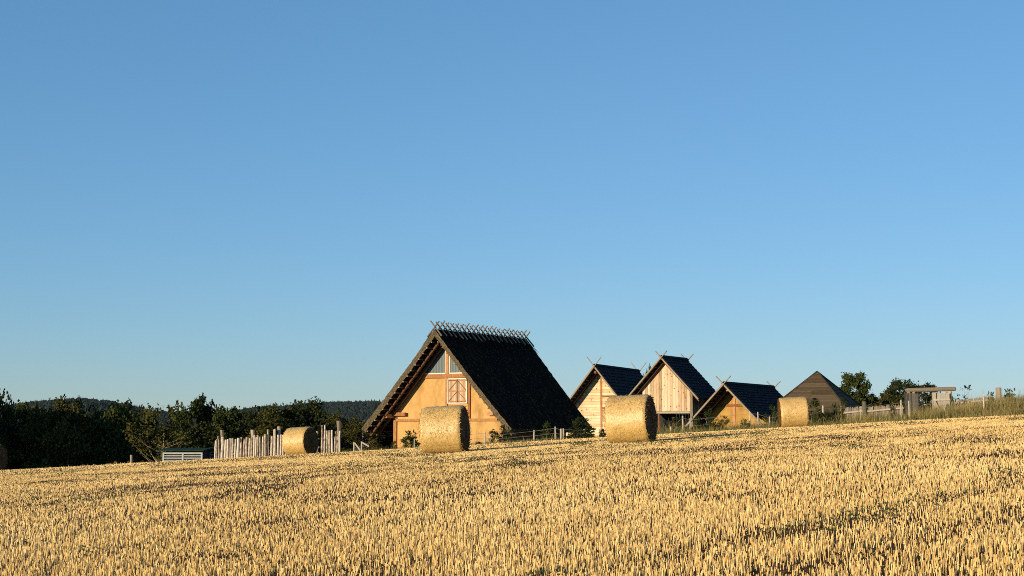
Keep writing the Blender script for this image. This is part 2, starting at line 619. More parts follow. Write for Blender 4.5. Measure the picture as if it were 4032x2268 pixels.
# ------------------------------------------------------------------ leaf clouds
def leaf_quads(c, size, up_bias=.3, elong=1.5):
    """c (n,3) centres, size (n,) -> verts, faces of small diamond leaves."""
    n = len(c)
    nrm = rng.normal(0, 1, (n, 3))
    nrm[:, 2] += up_bias
    nrm /= np.linalg.norm(nrm, axis=1)[:, None]
    t = np.cross(nrm, rng.normal(0, 1, (n, 3)))
    t /= np.linalg.norm(t, axis=1)[:, None] + 1e-9
    b = np.cross(nrm, t)
    s = size[:, None]
    v = np.stack([c - t * s * elong * .5, c + b * s * .5 - t * s * .1, c + t * s * elong * .5, c - b * s * .5 + t * s * .1], 1).reshape(-1, 3)
    f = np.arange(4 * n).reshape(-1, 4)
    return v, f


def crown_mesh(name, material, rx, rz, n_clump, n_leaf, leaf, zc, sprouts=4, seed=0, low=-.9, clump_r=.2, rough=.35):
    """A crown of leaf clumps: uneven outline, gaps between clumps, a few shoots above."""
    r = np.random.default_rng(seed)
    d = r.normal(0, 1, (n_clump * 3, 3))
    d /= np.linalg.norm(d, axis=1)[:, None]
    d = d[d[:, 2] > low][:n_clump]
    lump = 1 + rough * (np.sin(d[:, 0] * 4.1 + seed) * .5 + np.cos(d[:, 1] * 3.7 + seed * 2) * .4 + np.sin(d[:, 2] * 6 + seed) * .3)
    rad = r.uniform(.35, 1.0, len(d)) ** .5 * lump
    cc = d * rad[:, None] * np.array([rx, rx, rz]) + np.array([0, 0, zc])
    tint = np.clip(r.normal(.5, .2, len(cc)), 0, 1)
    per = max(4, n_leaf // len(cc))
    cs = np.repeat(cc, per, 0)
    cr = np.repeat(r.uniform(.6, 1.3, len(cc)) * clump_r * min(rx, rz), per)
    q = r.normal(0, .55, (len(cs), 3))
    q[:, 2] *= .75
    pts = cs + q * cr[:, None]
    tn = np.clip(np.repeat(tint, per) + r.normal(0, .12, len(cs)), 0, 1)
    ex, ext = [], []
    for i in range(sprouts):
        a = r.uniform(0, 2 * np.pi)
        b0 = np.array([np.cos(a) * rx * r.uniform(.1, .8), np.sin(a) * rx * r.uniform(.1, .8), zc + rz * r.uniform(.5, .9)])
        L_ = r.uniform(.18, .36) * rz
        lean = r.normal(0, .45, 2)
        m_ = 34
        t_ = r.uniform(0, 1, m_)
        ex.append(b0 + np.stack([t_ * lean[0] * L_, t_ * lean[1] * L_, t_ * L_], -1) + r.normal(0, .07 * rx / 1.4, (m_, 3)) * (1.25 - t_)[:, None])
        ext.append(np.full(m_, .55))
    if ex:
        pts = np.concatenate([pts] + ex)
        tn = np.concatenate([tn] + ext)
    pts = pts[pts[:, 2] > .02]
    tn = tn[:len(pts)]
    v, f = leaf_quads(pts, r.uniform(.7, 1.3, len(pts)) * leaf)
    return big_mesh(name, v, f, material, np.repeat(tn, 4))


def trunk_mesh(name, h, r0, spread, n_limb, seed, material='bark', bare=0):
    random.seed(seed)
    b = MB()
    b.pole([(0, 0, -.3), (.02 * h, 0, h * .3), (-.02 * h, .02 * h, h * .6), (0, 0, h * .9)], [r0, r0 * .8, r0 * .5, r0 * .15], 8)
    for i in range(n_limb):
        a = 2 * math.pi * i / n_limb + random.uniform(-.4, .4)
        z0 = h * random.uniform(.15, .6)
        e = Vector((math.cos(a) * spread, math.sin(a) * spread, z0 + h * random.uniform(.2, .45)))
        mid = Vector((e.x * .45, e.y * .45, z0 + (e.z - z0) * .35))
        b.pole([(0, 0, z0), mid, e], [r0 * .4, r0 * .25, r0 * .07], 5)
    me_o = b.build(name, M[material])
    me = me_o.data
    bpy.data.objects.remove(me_o)
    return me


CROWNS = {}


def proto(key, *a, trunk=None, **k):
    CROWNS[key] = (crown_mesh('crown', *a, **k), trunk_mesh('trunk', *trunk[:4], seed=k.get('seed', 0), material=trunk[4] if len(trunk) > 4 else 'bark'))


# unit-ish plants, scaled when placed (height about 5 m for trees, 1.6 m for shrubs)
proto('round', M['leaf_dark'], 2.3, 2.2, 90, 15000, .15, 2.7, sprouts=5, seed=1, trunk=(4, .14, 1.6, 7))
proto('olive', M['leaf_olive'], 2.4, 2.1, 80, 14000, .14, 2.6, sprouts=8, seed=2, trunk=(4, .12, 1.7, 7))
proto('mid', M['leaf_mid'], 2.2, 2.3, 80, 13500, .15, 2.7, sprouts=6, seed=3, trunk=(4, .13, 1.6, 7))
proto('airy', M['leaf_mid'], 2.0, 2.5, 46, 8000, .15, 2.9, sprouts=9, seed=4, clump_r=.24, rough=.5, trunk=(4.6, .11, 1.7, 9))
proto('tuft', M['leaf_dark'], 2.2, 2.4, 60, 13000, .15, 2.8, sprouts=3, seed=5, clump_r=.26, rough=.55, trunk=(4.4, .14, 1.8, 9))
proto('twiggy', M['leaf_olive'], 2.3, 2.3, 40, 4200, .13, 2.7, sprouts=6, seed=6, clump_r=.26, rough=.4, trunk=(4.6, .07, 2.1, 16, 'twig'))
proto('shrub', M['leaf_mid'], .62, .78, 30, 1500, .075, .8, sprouts=5, seed=7, clump_r=.34, rough=.5, trunk=(1.4, .03, .5, 7))
proto('bramble', M['leaf_dark'], .95, .55, 36, 1700, .075, .5, sprouts=7, seed=8, clump_r=.3, rough=.55, trunk=(.9, .02, .7, 8))
proto('upright', M['leaf_mid'], .33, .95, 24, 900, .075, .95, sprouts=4, seed=9, clump_r=.5, rough=.4, trunk=(1.7, .025, .25, 6))
proto('conifer', M['leaf_dark'], .6, .85, 40, 2000, .07, .85, sprouts=3, seed=10, clump_r=.3, rough=.5, trunk=(1.5, .035, .4, 8))
proto('sapling', M['leaf_dark'], .55, 1.1, 16, 150, .09, 1.3, sprouts=2, seed=11, clump_r=.35, rough=.5, trunk=(2.4, .018, .4, 8))


def plant(key, name, px, y, h_px, w_px, label, cat, group, ref_h=None, sink=.1, rz=None, dz=0, top=None):
    """A plant standing on the ground at distance y whose crown reaches photo row `top`."""
    ref = {'round': 5.1, 'olive': 5.0, 'mid': 5.2, 'airy': 5.7, 'tuft': 5.4, 'twiggy': 5.2, 'shrub': 1.7, 'bramble': 1.15, 'upright': 2.0, 'conifer': 1.8, 'sapling': 2.5}[key]
    rw = {'round': 5.2, 'olive': 5.2, 'mid': 5.0, 'airy': 4.6, 'tuft': 5.0, 'twiggy': 5.2, 'shrub': 1.45, 'bramble': 2.2, 'upright': .8, 'conifer': 1.3, 'sapling': 1.1}[key]
    g = ground_at(px, y)
    g.z += dz
    zt = at(px, top, y).z
    h = max(.25, zt - g.z)
    w = w_px / F * y
    t = empty(name, g, random.uniform(0, 6.28) if rz is None else rz, label, cat, group)
    t.scale = (w / rw, w / rw, h / ref)
    c, tr = CROWNS[key]
    link('crown' if ref > 4 else 'foliage', c, t)
    link('trunk' if ref > 4 else 'stem', tr, t)
    return t


HG = 'trees and bushes behind the field'
for key, px, y, top, w, lab in (
        ('round', 0, 90, 1548, 150, 'tall dark green tree cut off by the photo edge, behind the leftmost straw bale'),
        ('mid', 120, 94, 1592, 190, 'dark rounded hedge tree second from the photo edge, its top below the wooded hill'),
        ('olive', 235, 91, 1578, 230, 'wide olive green hedge tree in front of the crest of the wooded hill'),
        ('round', 345, 96, 1600, 150, 'dark narrow hedge tree in the gap under the wooded hill crest'),
        ('mid', 440, 93, 1592, 200, 'bright green topped hedge tree above the brown earth mound'),
        ('round', 545, 97, 1606, 160, 'dark tree where the wooded hill slope meets the hedge'),
        ('twiggy', 640, 89, 1600, 240, 'olive shrub tree with pale bare twigs above the slatted shed'),
        ('airy', 735, 95, 1556, 170, 'loose tree with spiky shoots standing highest above the slatted shed'),
        ('round', 830, 97, 1583, 150, 'dark tree behind the start of the log palisade'),
        ('mid', 915, 96, 1603, 160, 'low dark tree behind the middle of the log palisade'),
        ('tuft', 1022, 94, 1582, 130, 'open tufted tree with sky showing through, left of the tallest dark tree'),
        ('olive', 1085, 90, 1618, 180, 'olive bush behind the straw bale at the palisade'),
        ('tuft', 1150, 96, 1560, 190, 'tall dark tufted tree rising behind the straw bale at the palisade'),
        ('round', 1235, 98, 1612, 120, 'dark round tree between palisade bale and wooded hill'),
        ('olive', 1345, 95, 1628, 140, 'dull green bush behind the tall end post of the palisade'),
        ('twiggy', 1425, 93, 1655, 150, 'twiggy grey green bush between palisade and thatched house'),
        ('round', 1510, 101, 1668, 170, 'dark bush under the low thatched eave of the big house')):
    plant(key, 'tree', px, y, 0, w * 1.25, lab, 'tree', HG, top=top + 8)
for key, px, y, top, w, lab in (
        ('mid', 3362, 138, 1472, 160, 'tall round crowned tree directly behind the pyramid roofed barn'),
        ('round', 3440, 140, 1562, 120, 'low dark tree between the barn and the plank gate'),
        ('olive', 3520, 136, 1530, 130, 'dark spreading tree left of the gate lintel'),
        ('tuft', 3600, 132, 1490, 180, 'broad dark tree rising behind the log gate lintel'),
        ('round', 2550, 150, 1466, 60, 'small tree top peeping between the log cabin roof and the stilt granary'),
        ('round', 2795, 140, 1568, 70, 'dark small tree seen under the granary eave')):
    plant(key, 'tree', px, y, 0, w, lab, 'tree', 'trees beyond the farmstead', top=top)


# a wood off to the sun side that keeps the hedge foot in shade
def woodland():
    vs, fs, rs, n0 = [], [], [], 0
    r = np.random.default_rng(21)
    for i in range(11):
        x, y = -50 - i * 3.1 + r.normal(0, .8), 60 + r.normal(0, 2.5) + i * .4
        h = WOOD_H + r.normal(0, .8)
        z0 = gz(x, y)
        n = 3600
        u = r.random(n)
        zz = z0 + h * u
        rad = 2.9 * np.sqrt(r.random(n)) * np.sqrt(np.clip(1.02 - u ** 3, .05, 1))
        a = r.uniform(0, 6.283, n)
        c = np.stack([x + rad * np.cos(a), y + rad * np.sin(a), zz], -1)
        v, f = leaf_quads(c, r.uniform(.35, .7, n))
        vs.append(v); fs.append(f + n0); rs.append(np.repeat(r.random(n), 4)); n0 += len(v)
    o = link('woodland', big_mesh('woodland', np.concatenate(vs), np.concatenate(fs), M['leaf_dark'], np.concatenate(rs)))
    tag(o, kind='stuff')


WOOD_H = 11.0
woodland()


# ------------------------------------------------------------------ wooded hills
def hill(name, prof, x0, x1, ytop, depth, base, tree_h, seed, label):
    r = np.random.default_rng(seed)
    xs_ = np.linspace(x0, x1, 90)
    ys_ = np.linspace(ytop - depth, ytop + depth, 40)
    X_, Y_ = np.meshgrid(xs_, ys_)

    def hz(x, y):
        q = np.clip(1 - ((y - ytop) / depth) ** 2, 0, 1)
        return base + (prof(x) - tree_h * .8 - base + EYE) * q + (vnoise(x, y, 60, seed) - .5) * 5 * q
    V = np.stack([X_, Y_, hz(X_, Y_)], -1).reshape(-1, 3)
    i_ = np.arange(V.shape[0]).reshape(X_.shape)
    f = np.stack([i_[:-1, :-1], i_[:-1, 1:], i_[1:, 1:], i_[1:, :-1]], -1).reshape(-1, 4)
    tag(link(name, big_mesh(name, V, f, M['forest'], smooth=True)), kind='structure')
    area = (x1 - x0) * depth * 1.15
    n = int(area / 17)
    tx = r.uniform(x0, x1, n)
    ty = r.uniform(ytop - depth * .95, ytop + depth * .15, n)
    tz = hz(tx, ty)
    con = r.random(n) < .15
    th = tree_h * r.uniform(.65, 1.15, n) * np.where(con, 1.15, .95)
    tr = np.where(con, r.uniform(2, 3.0, n), r.uniform(3.2, 5.2, n))
    lv = [0, .3, .55, .8, 1.0]
    rad_d = [.5, 1.0, 1.05, .75, .12]
    rad_c = [1.1, 1.0, .7, .4, .03]
    K = 7
    V = np.zeros((n, len(lv), K, 3))
    for li, u in enumerate(lv):
        rr = tr * np.where(con, rad_c[li], rad_d[li])
        a0 = r.uniform(0, 6.28, n)
        for k in range(K):
            a = a0 * 0 + 2 * np.pi * k / K
            j = r.uniform(.65, 1.3, n)
            V[:, li, k, 0] = tx + np.cos(a) * rr * j
            V[:, li, k, 1] = ty + np.sin(a) * rr * j
            V[:, li, k, 2] = tz - 2 + th * u * r.uniform(.94, 1.06, n)
    b = (np.arange(n) * len(lv) * K)[:, None]
    fq = np.array([[l * K + k, l * K + (k + 1) % K, (l + 1) * K + (k + 1) % K, (l + 1) * K + k] for l in range(len(lv) - 1) for k in range(K)])
    f = (b[:, :, None] + fq[None]).reshape(-1, 4)
    rv = np.repeat(np.clip(r.normal(.45, .22, n), 0, 1), len(lv) * K)
    o = link(name + '_forest', big_mesh(name + '_forest', V.reshape(-1, 3), f, M['forest'], rv))
    tag(o, kind='stuff')


def prof_a(x):
    px = 2016 + x / 2000 * F
    return np.interp(px, [-900, -300, 0, 60, 150, 250, 330, 430, 520, 610, 700, 850, 1100], [60, 72, 80, 90, 103, 112, 117, 108, 92, 74, 66, 64, 60]) * 2000 / F


def prof_b(x):
    px = 2016 + x / 2300 * F
    return np.interp(px, [700, 850, 960, 1050, 1150, 1200, 1300, 1400, 1500, 1700, 2000, 2300, 2500], [52, 66, 76, 84, 96, 103, 106, 109, 108, 100, 86, 60, 40]) * 2300 / F


hill('wooded_hill', prof_a, -1060, -340, 2000, 260, -16, 11, 31, '')
hill('wooded_ridge', prof_b, -570, 180, 2300, 260, -16, 12, 32, '')


# ------------------------------------------------------------------ straw bales
def bale_meshes(seed):
    r = np.random.default_rng(seed)
    RAD, LEN = .75, 1.25
    nl, na = 46, 150
    u = np.linspace(-1, 1, nl)
    a = np.linspace(0, 2 * np.pi, na, endpoint=False)
    U, A = np.meshgrid(u, a, indexing='ij')
    edge = 1 - .055 * np.clip((np.abs(U) - .86) / .14, 0, 1) ** 2
    band = .012 * (vnoise(U * 3, A * 3, .5, seed) - .5)
    rr = RAD * edge + band + r.normal(0, .004, U.shape) + .012 * np.sin(A * 2 + seed) * .6
    zz = np.sin(A) * rr
    low = zz < -.66
    zz = np.where(low, -.66 + (zz + .66) * .35, zz)
    V = np.stack([U * LEN / 2 + r.normal(0, .004, U.shape), np.cos(A) * rr, zz + .69], -1)
    i_ = np.arange(nl * na).reshape(nl, na)
    f = np.stack([i_[:-1], i_[1:], np.roll(i_[1:], -1, 1), np.roll(i_[:-1], -1, 1)], -1).reshape(-1, 4)
    # loose straws standing off the wrapped side
    n = 3200
    ua, aa = r.uniform(-1, 1, n), r.uniform(0, 6.283, n)
    rad = RAD * (1 - .05 * np.clip((np.abs(ua) - .86) / .14, 0, 1) ** 2) + .004
    c = np.stack([ua * LEN / 2, np.cos(aa) * rad, np.maximum(np.sin(aa) * rad, -.67) + .69], -1)
    nrm = np.stack([np.zeros(n), np.cos(aa), np.sin(aa)], -1)
    d = r.normal(0, 1, (n, 3))
    d -= nrm * (np.sum(d * nrm, 1) * .93)[:, None]
    d /= np.linalg.norm(d, axis=1)[:, None]
    s = np.cross(d, nrm)
    s /= np.linalg.norm(s, axis=1)[:, None] + 1e-9
    ln, wd = r.uniform(.03, .09, n)[:, None], r.uniform(.002, .005, n)[:, None]
    off = nrm * r.uniform(0, .006, n)[:, None]
    hv = np.stack([c + off - s * wd, c + off + s * wd, c + off + d * ln + s * wd, c + off + d * ln - s * wd], 1).reshape(-1, 3)
    V2 = np.concatenate([V.reshape(-1, 3), hv])
    f2 = np.concatenate([f, np.arange(4 * n).reshape(-1, 4) + nl * na])
    rv = np.concatenate([np.full(nl * na, .5), np.repeat(r.random(n), 4)])
    side = big_mesh('wrapped_side', V2, f2, M['straw'], rv, smooth=True)
    side.materials.append(M['straw_hair'])
    side.polygons.foreach_set('material_index', np.concatenate([np.zeros(len(f)), np.ones(n)]).astype(np.int32))
    ends = []
    for sg in (-1, 1):
        nr = 16
        t = np.linspace(0, 1, nr)
        T, A2 = np.meshgrid(t, a, indexing='ij')
        rim = (RAD * .945 - .004)
        rr2 = T * rim
        z2 = np.sin(A2) * rr2
        z2 = np.where(z2 < -.66, -.66 + (z2 + .66) * .35, z2)
        bulge = LEN / 2 + .03 * np.cos(T * 1.5) - .02 * T ** 6 + .018 * np.sin(T * 34 + A2) * (T < .97) + r.normal(0, .012, T.shape) * (T < .97)
        V3 = np.stack([sg * bulge, np.cos(A2) * rr2, z2 + .69], -1).reshape(-1, 3)
        j = np.arange(nr * na).reshape(nr, na)
        f3 = np.stack([j[:-1], np.roll(j[:-1], -1, 1), np.roll(j[1:], -1, 1), j[1:]], -1).reshape(-1, 4)
        if sg < 0:
            f3 = f3[:, ::-1]
        m2 = 900
        tt, ab = np.sqrt(r.random(m2)) * rim, r.uniform(0, 6.283, m2)
        c = np.stack([np.full(m2, sg * (LEN / 2 + .01)), np.cos(ab) * tt, np.maximum(np.sin(ab) * tt, -.66) + .69], -1)
        d = r.normal(0, 1, (m2, 3)); d[:, 0] = sg * np.abs(d[:, 0]) * .7
        d /= np.linalg.norm(d, axis=1)[:, None]
        s = np.cross(d, r.normal(0, 1, (m2, 3)))
        s /= np.linalg.norm(s, axis=1)[:, None] + 1e-9
        ln, wd = r.uniform(.03, .09, m2)[:, None], r.uniform(.003, .006, m2)[:, None]
        hv = np.stack([c - s * wd, c + s * wd, c + d * ln + s * wd, c + d * ln - s * wd], 1).reshape(-1, 3)
        ends.append(big_mesh('cut_end', np.concatenate([V3, hv]), np.concatenate([f3, np.arange(4 * m2).reshape(-1, 4) + nr * na]), M['straw_end_shade'], smooth=True))
    return side, ends


for i, (px, y, phi, rot, lab) in enumerate((
        (1757, 46.5, 11, 0.0, 'golden round straw bale standing in front of the big thatched house'),
        (2489, 45.6, 20, 2.0, 'largest looking golden straw bale in front of the log cabin'),
        (1186, 70.0, 24, 4.1, 'golden round straw bale in front of the log palisade'),
        (3128, 64.5, 6, 1.2, 'golden straw bale in front of the pyramid roofed barn'),
        (-34, 73.0, 9, 3.0, 'straw bale at the photo edge showing only its shaded brown end'))):
    g = ground_at(px, y)
    e = empty('straw_bale', g + Vector((0, 0, -.01)), R(-phi), lab, 'straw bale', 'round straw bales on the stubble')
    e.rotation_euler = (0, math.atan(-.055) * math.cos(R(phi)), R(-phi))
    if i < 2:
        e.scale = (1.10, 1.10, 1.10)
    s_, en_ = bale_meshes(50 + i)
    link('wrapped_side', s_, e)
    for q in en_:
        link('cut_end', q, e)


# ------------------------------------------------------------------ thatched house
def thatched_house():
    Zr, W, L, Le = 7.75, 6.2, 12.0, 11.0
    sl = (Zr - 1.0) / W
    K = .95
    ap = at(1712, 1296, 92.7 * K)
    base = Vector((ap.x, ap.y, ap.z - Zr * K))
    t = empty('thatched_house', base, R(-32), 'large timber framed house with ochre clay gable and steep black thatched roof', 'house')
    t.scale = (K, K, K)
    oh, hw = 1.48, 4.5
    n_s, n_y, TH = 44, 60, .38

    def back(s):
        return L - (L - Le) * s

    # roof: two thick slopes as one closed sheet
    V, Fc, mi = [], [], []

    def pt(side, s, q, dn, rag=0):
        x = side * s * W
        sag = -.10 * math.sin(math.pi * s) + .03 * mnoise.noise((s * 5, q * 6, side))
        y = q * back(s)
        z = Zr - abs(x) * sl + sag
        nrm = Vector((side * sl, 0, 1)).normalized()
        p = Vector((x, y, z)) - nrm * dn
        return p
    for side in (-1, 1):
        b0 = len(V)
        for lay in (0, 1):
            for i in range(n_s + 1):
                for j in range(n_y + 1):
                    s, q = i / n_s, j / n_y
                    jit = mnoise.noise((s * 30 + side * 9, q * 55, lay * 7)) * .05
                    th = TH * (.80 + .2 * s) if lay else 0
                    p = pt(side, s, q, th + jit)
                    if side == 1 and i == 0 or side == -1 and i == 0:
                        p.x = 0
                    if j == 0:
                        p.y += mnoise.noise((s * 40, side, lay)) * .06 - (0 if lay else .05)
                    if j == n_y:
                        p.y += mnoise.noise((s * 40, side + 5, lay)) * .06
                    if i == n_s:
                        p.z += mnoise.noise((q * 50, side, lay)) * .08
                        if lay:
                            p.x -= side * .10
                    V.append(p)
        st = n_y + 1
        ly = (n_s + 1) * st

        def vid(l, i, j):
            return b0 + l * ly + i * st + j
        for i in range(n_s):
            for j in range(n_y):
                f = (vid(0, i, j), vid(0, i + 1, j), vid(0, i + 1, j + 1), vid(0, i, j + 1))
                g_ = (vid(1, i, j), vid(1, i, j + 1), vid(1, i + 1, j + 1), vid(1, i + 1, j))
                Fc.append(f if side == 1 else f[::-1]); mi.append(0)
                Fc.append(g_ if side == 1 else g_[::-1]); mi.append(0)
        for i in range(n_s):
            f = (vid(0, i, 0), vid(1, i, 0), vid(1, i + 1, 0), vid(0, i + 1, 0))
            Fc.append(f if side == 1 else f[::-1]); mi.append(1)
            f = (vid(0, i, n_y), vid(0, i + 1, n_y), vid(1, i + 1, n_y), vid(1, i, n_y))
            Fc.append(f if side == 1 else f[::-1]); mi.append(1)
        for j in range(n_y):
            f = (vid(0, n_s, j), vid(1, n_s, j), vid(1, n_s, j + 1), vid(0, n_s, j + 1))
            Fc.append(f if side == 1 else f[::-1]); mi.append(1)
    mb = MB()
    mb.add(V, Fc)
    mb.m = mi
    # frayed reeds along the verge and eaves
    for k in range(2600):
        side = random.choice((-1, 1))
        wh = random.random()
        if wh < .62:
            s, q = random.random(), 0
            dn = random.uniform(0, TH * .9)
            p = pt(side, s, q, dn) + Vector((0, -.04, 0))
            d = Vector((side * random.uniform(.1, .6), random.uniform(-1.0, -.1), random.uniform(-.8, .1)))
        else:
            s, q = 1.0, random.random()
            p = pt(side, s, q, random.uniform(0, TH))
            d = Vector((side * random.uniform(.3, 1), random.uniform(-.3, .3), random.uniform(-1, -.3)))
        d = d.normalized() * random.uniform(.05, .16)
        sd_ = d.cross(Vector((random.uniform(-1, 1), random.uniform(-1, 1), 1))).normalized() * .008
        mb.add([p - sd_, p + sd_, p + d + sd_ * .4, p + d - sd_ * .4], [(0, 1, 2, 3)], 1)
    # shaggy surface tufts
    for k in range(5000):
        side = random.choice((-1, 1))
        s, q = random.random(), random.random()
        p = pt(side, s, q, .02)
        d = Vector((side * 1.0, random.uniform(-.25, .25), -sl + random.uniform(.0, .12))).normalized() * random.uniform(.08, .25)
        sd_ = Vector((0, 1, 0)) * random.uniform(.006, .014)
        mb.add([p - sd_, p + sd_, p + d + sd_ * .4, p + d - sd_ * .4], [(0, 1, 2, 3)], 0)
    roof = mb.build('roof', [M['thatch'], M['reed_end']], t)

    # ridge capping bundle and crossed sticks
    mb = MB()
    for k in range(520):
        y = random.uniform(0.05, L - .05)
        side = random.choice((-1, 1))
        s0 = random.uniform(-.02, .05)
        s1 = s0 + random.uniform(.05, .17)
        a = pt(side, max(0, s0), y / L, -.06 - random.uniform(0, .06))
        b = pt(side, s1, y / L, -.05 - random.uniform(0, .05))
        b.y = a.y = y
        b.y += random.uniform(-.2, .2)
        w_ = Vector((0, random.uniform(.012, .03), 0))
        mb.add([a - w_, a + w_, b + w_, b - w_], [(0, 1, 2, 3)], 0)
    mb.build('ridge_thatch', M['thatch'], roof)
    nst = 21
    for k in range(nst):
        y = .04 + (L - .1) * k / (nst - 1)
        for side in (-1, 1):
            dr = Vector((side, 0, -sl)).normalized()
            up = random.uniform(.50, .66)
            dn = random.uniform(.75, 1.0)
            top = Vector((0, y + side * .05, Zr + .13)) - dr * up
            bot = Vector((0, y + side * .05 + random.uniform(-.08, .08), Zr + .13)) + dr * dn
            b = MB()
            b.pole([top, bot], [.045, .055], 6, wob=.1)
            b.build('ridge_stick', M['stick'], roof)

    def under(x, extra=0.0):
        """height of the roof underside over |x|"""
        return Zr - abs(x) * sl - (TH * .98 + extra) * math.sqrt(1 + sl * sl)

    # purlins under the thatch, ends showing at the verge
    for side in (-1, 1):
        for k in range(18):
            s = .045 + .93 * k / 17
            x = side * s * W
            z = under(x) - .02 - .14 * s
            b = MB()
            b.pole([(x, -.02 + random.uniform(-.05, .04), z), (x, 1.2, z), (x, back(s) - .1, z)], [.052, .056, .056], 7)
            b.m[-2] = 1
            b.build('purlin', [M['dark_timber'], M['grey_wood']], roof)
    # rafters: along the slope just outside the wall and half way
    for yy, mname, wdt in ((.62, 'dark_timber', .13), (1.30, 'dark_timber', .16), (back(.6) - .7, 'dark_timber', .14)):
        for side in (-1, 1):
            b = MB()
            b.beam((side * .12, yy, under(.12) - .24), (side * (W - .35), yy, under(W - .35) - .30), wdt, .17, up=(0, 1, 0))
            b.build('rafter', M[mname], roof)
    # gable wall
    zt = 4.62
    for yw, nm in ((oh + .12, 'gable_wall'), (Le - 1.2, 'gable_wall')):
        b = MB()
        e = .02
        b.prism([(-hw, -.8), (hw, -.8), (hw, under(hw) + .25), (0, under(0) + .1), (-hw, under(hw) + .25)], yw, yw + .25)
        b.build(nm, M['daub'], t)
    for side in (-1, 1):
        b = MB()
        x0, x1 = sorted((side * (hw - .25), side * hw))
        b.box(x0, x1, oh + .38, Le - 1.21, -.8, under(hw))
        b.build('side_wall', M['daub'], t)
    tw = .19
    yf, yb = oh, oh + .2
    pieces = [
        ('post', (-hw - .06, -hw + .2, yf, yb, -.8, 2.4)), ('post', (hw - .2, hw + .06, yf, yb, -.8, 2.35)),
        ('post', (-.12, .12, yf - .02, yb, zt + .14, under(.1) + .1)),
        ('post', (-.14, .02, yf, yb, 1.70, zt - .14)), ('post', (1.72, 1.90, yf, yb, 1.70, zt - .14)),
        ('tie_beam', (-2.5, 2.5, yf + .003, yb, zt - .14, zt + .14)),
        ('tie_beam', (-hw + .2, hw - .2, yf + .004, yb, 1.52, 1.70)),
    ]
    for nm, bx_ in pieces:
        b = MB()
        b.box(*bx_)
        b.build(nm, M['timber'], t)
    # purlin plates poking out at the wall head
    for side in (-1, 1):
        b = MB()
        x = side * (hw + .12)
        b.box(x - .13, x + .13, .62, Le - .6, under(hw + .12) - .42, under(hw + .12) - .14)
        b.build('wall_plate', M['timber'], t)
        b = MB()
        b.beam((side * (hw + .5), oh - .14, 2.02), (side * (hw - 1.1), oh - .14, 2.02), .2, .24)
        b.build('wall_plate', M['timber'], t)
    # triangular corrugated lights either side of the king post
    for side in (-1, 1):
        zb = zt + .16
        xe = 2.15
        b = MB()
        xi = side * .2
        top = under(.2) + .05
        pl = [(xi, zb + .05), (side * xe, zb + .05), (xi, top)]
        if side < 0:
            pl = [pl[0], pl[2], pl[1]]
        b.prism(pl, yf + .07, yf + .11)
        w_ = b.build('window', M['glass'], t)
        b = MB()
        b.box(min(xi, side * .13), max(xi, side * .13), yf + .03, yf + .12, zb, top)
        b.box(min(side * .2, side * xe), max(side * .2, side * xe), yf + .03, yf + .12, zb - .015, zb + .055)
        b.build('window_frame', M['white'], w_)
    # double loft hatch with braces
    x0, x1, z0, z1 = .06, 1.68, 2.72, 4.44
    b = MB()
    b.box(x0, x0 + .06, yf - .02, yb, z0, z1)
    b.box(x1 - .06, x1, yf - .02, yb, z0, z1)
    b.box(x0 + .06, x1 - .06, yf - .018, yb, z0, z0 + .06)
    b.box(x0 + .06, x1 - .06, yf - .018, yb, z1 - .06, z1)
    b.build('hatch_frame', M['white'], t)
    xm = (x0 + x1) / 2
    for (a0, a1, sg) in ((x0 + .065, xm - .012, 1), (xm + .012, x1 - .065, -1)):
        b = MB()
        nb = 5
        for k in range(nb):
            b.box(a0 + (a1 - a0) * k / nb + .004, a0 + (a1 - a0) * (k + 1) / nb - .004, yf + .03, yf + .06, z0 + .065, z1 - .065)
        hs = b.build('hatch', M['hatch'], t)
        b = MB()
        zm = (z0 + z1) / 2
        for zz in (z0 + .14, zm, z1 - .14):
            b.box(a0 + .01, a1 - .01, yf + .0, yf + .027, zz - .045, zz + .045)
        for (za, zc_) in ((z0 + .20, zm - .06), (zm + .06, z1 - .20)):
            xa, xb_ = (a0 + .05, a1 - .05) if sg > 0 else (a1 - .05, a0 + .05)
            b.beam((xa, yf + .01, za), (xb_, yf + .01, zc_), .03, .07, up=(0, 1, 0))
        b.build('brace', M['timber'], hs)
    return t


thatched_house()


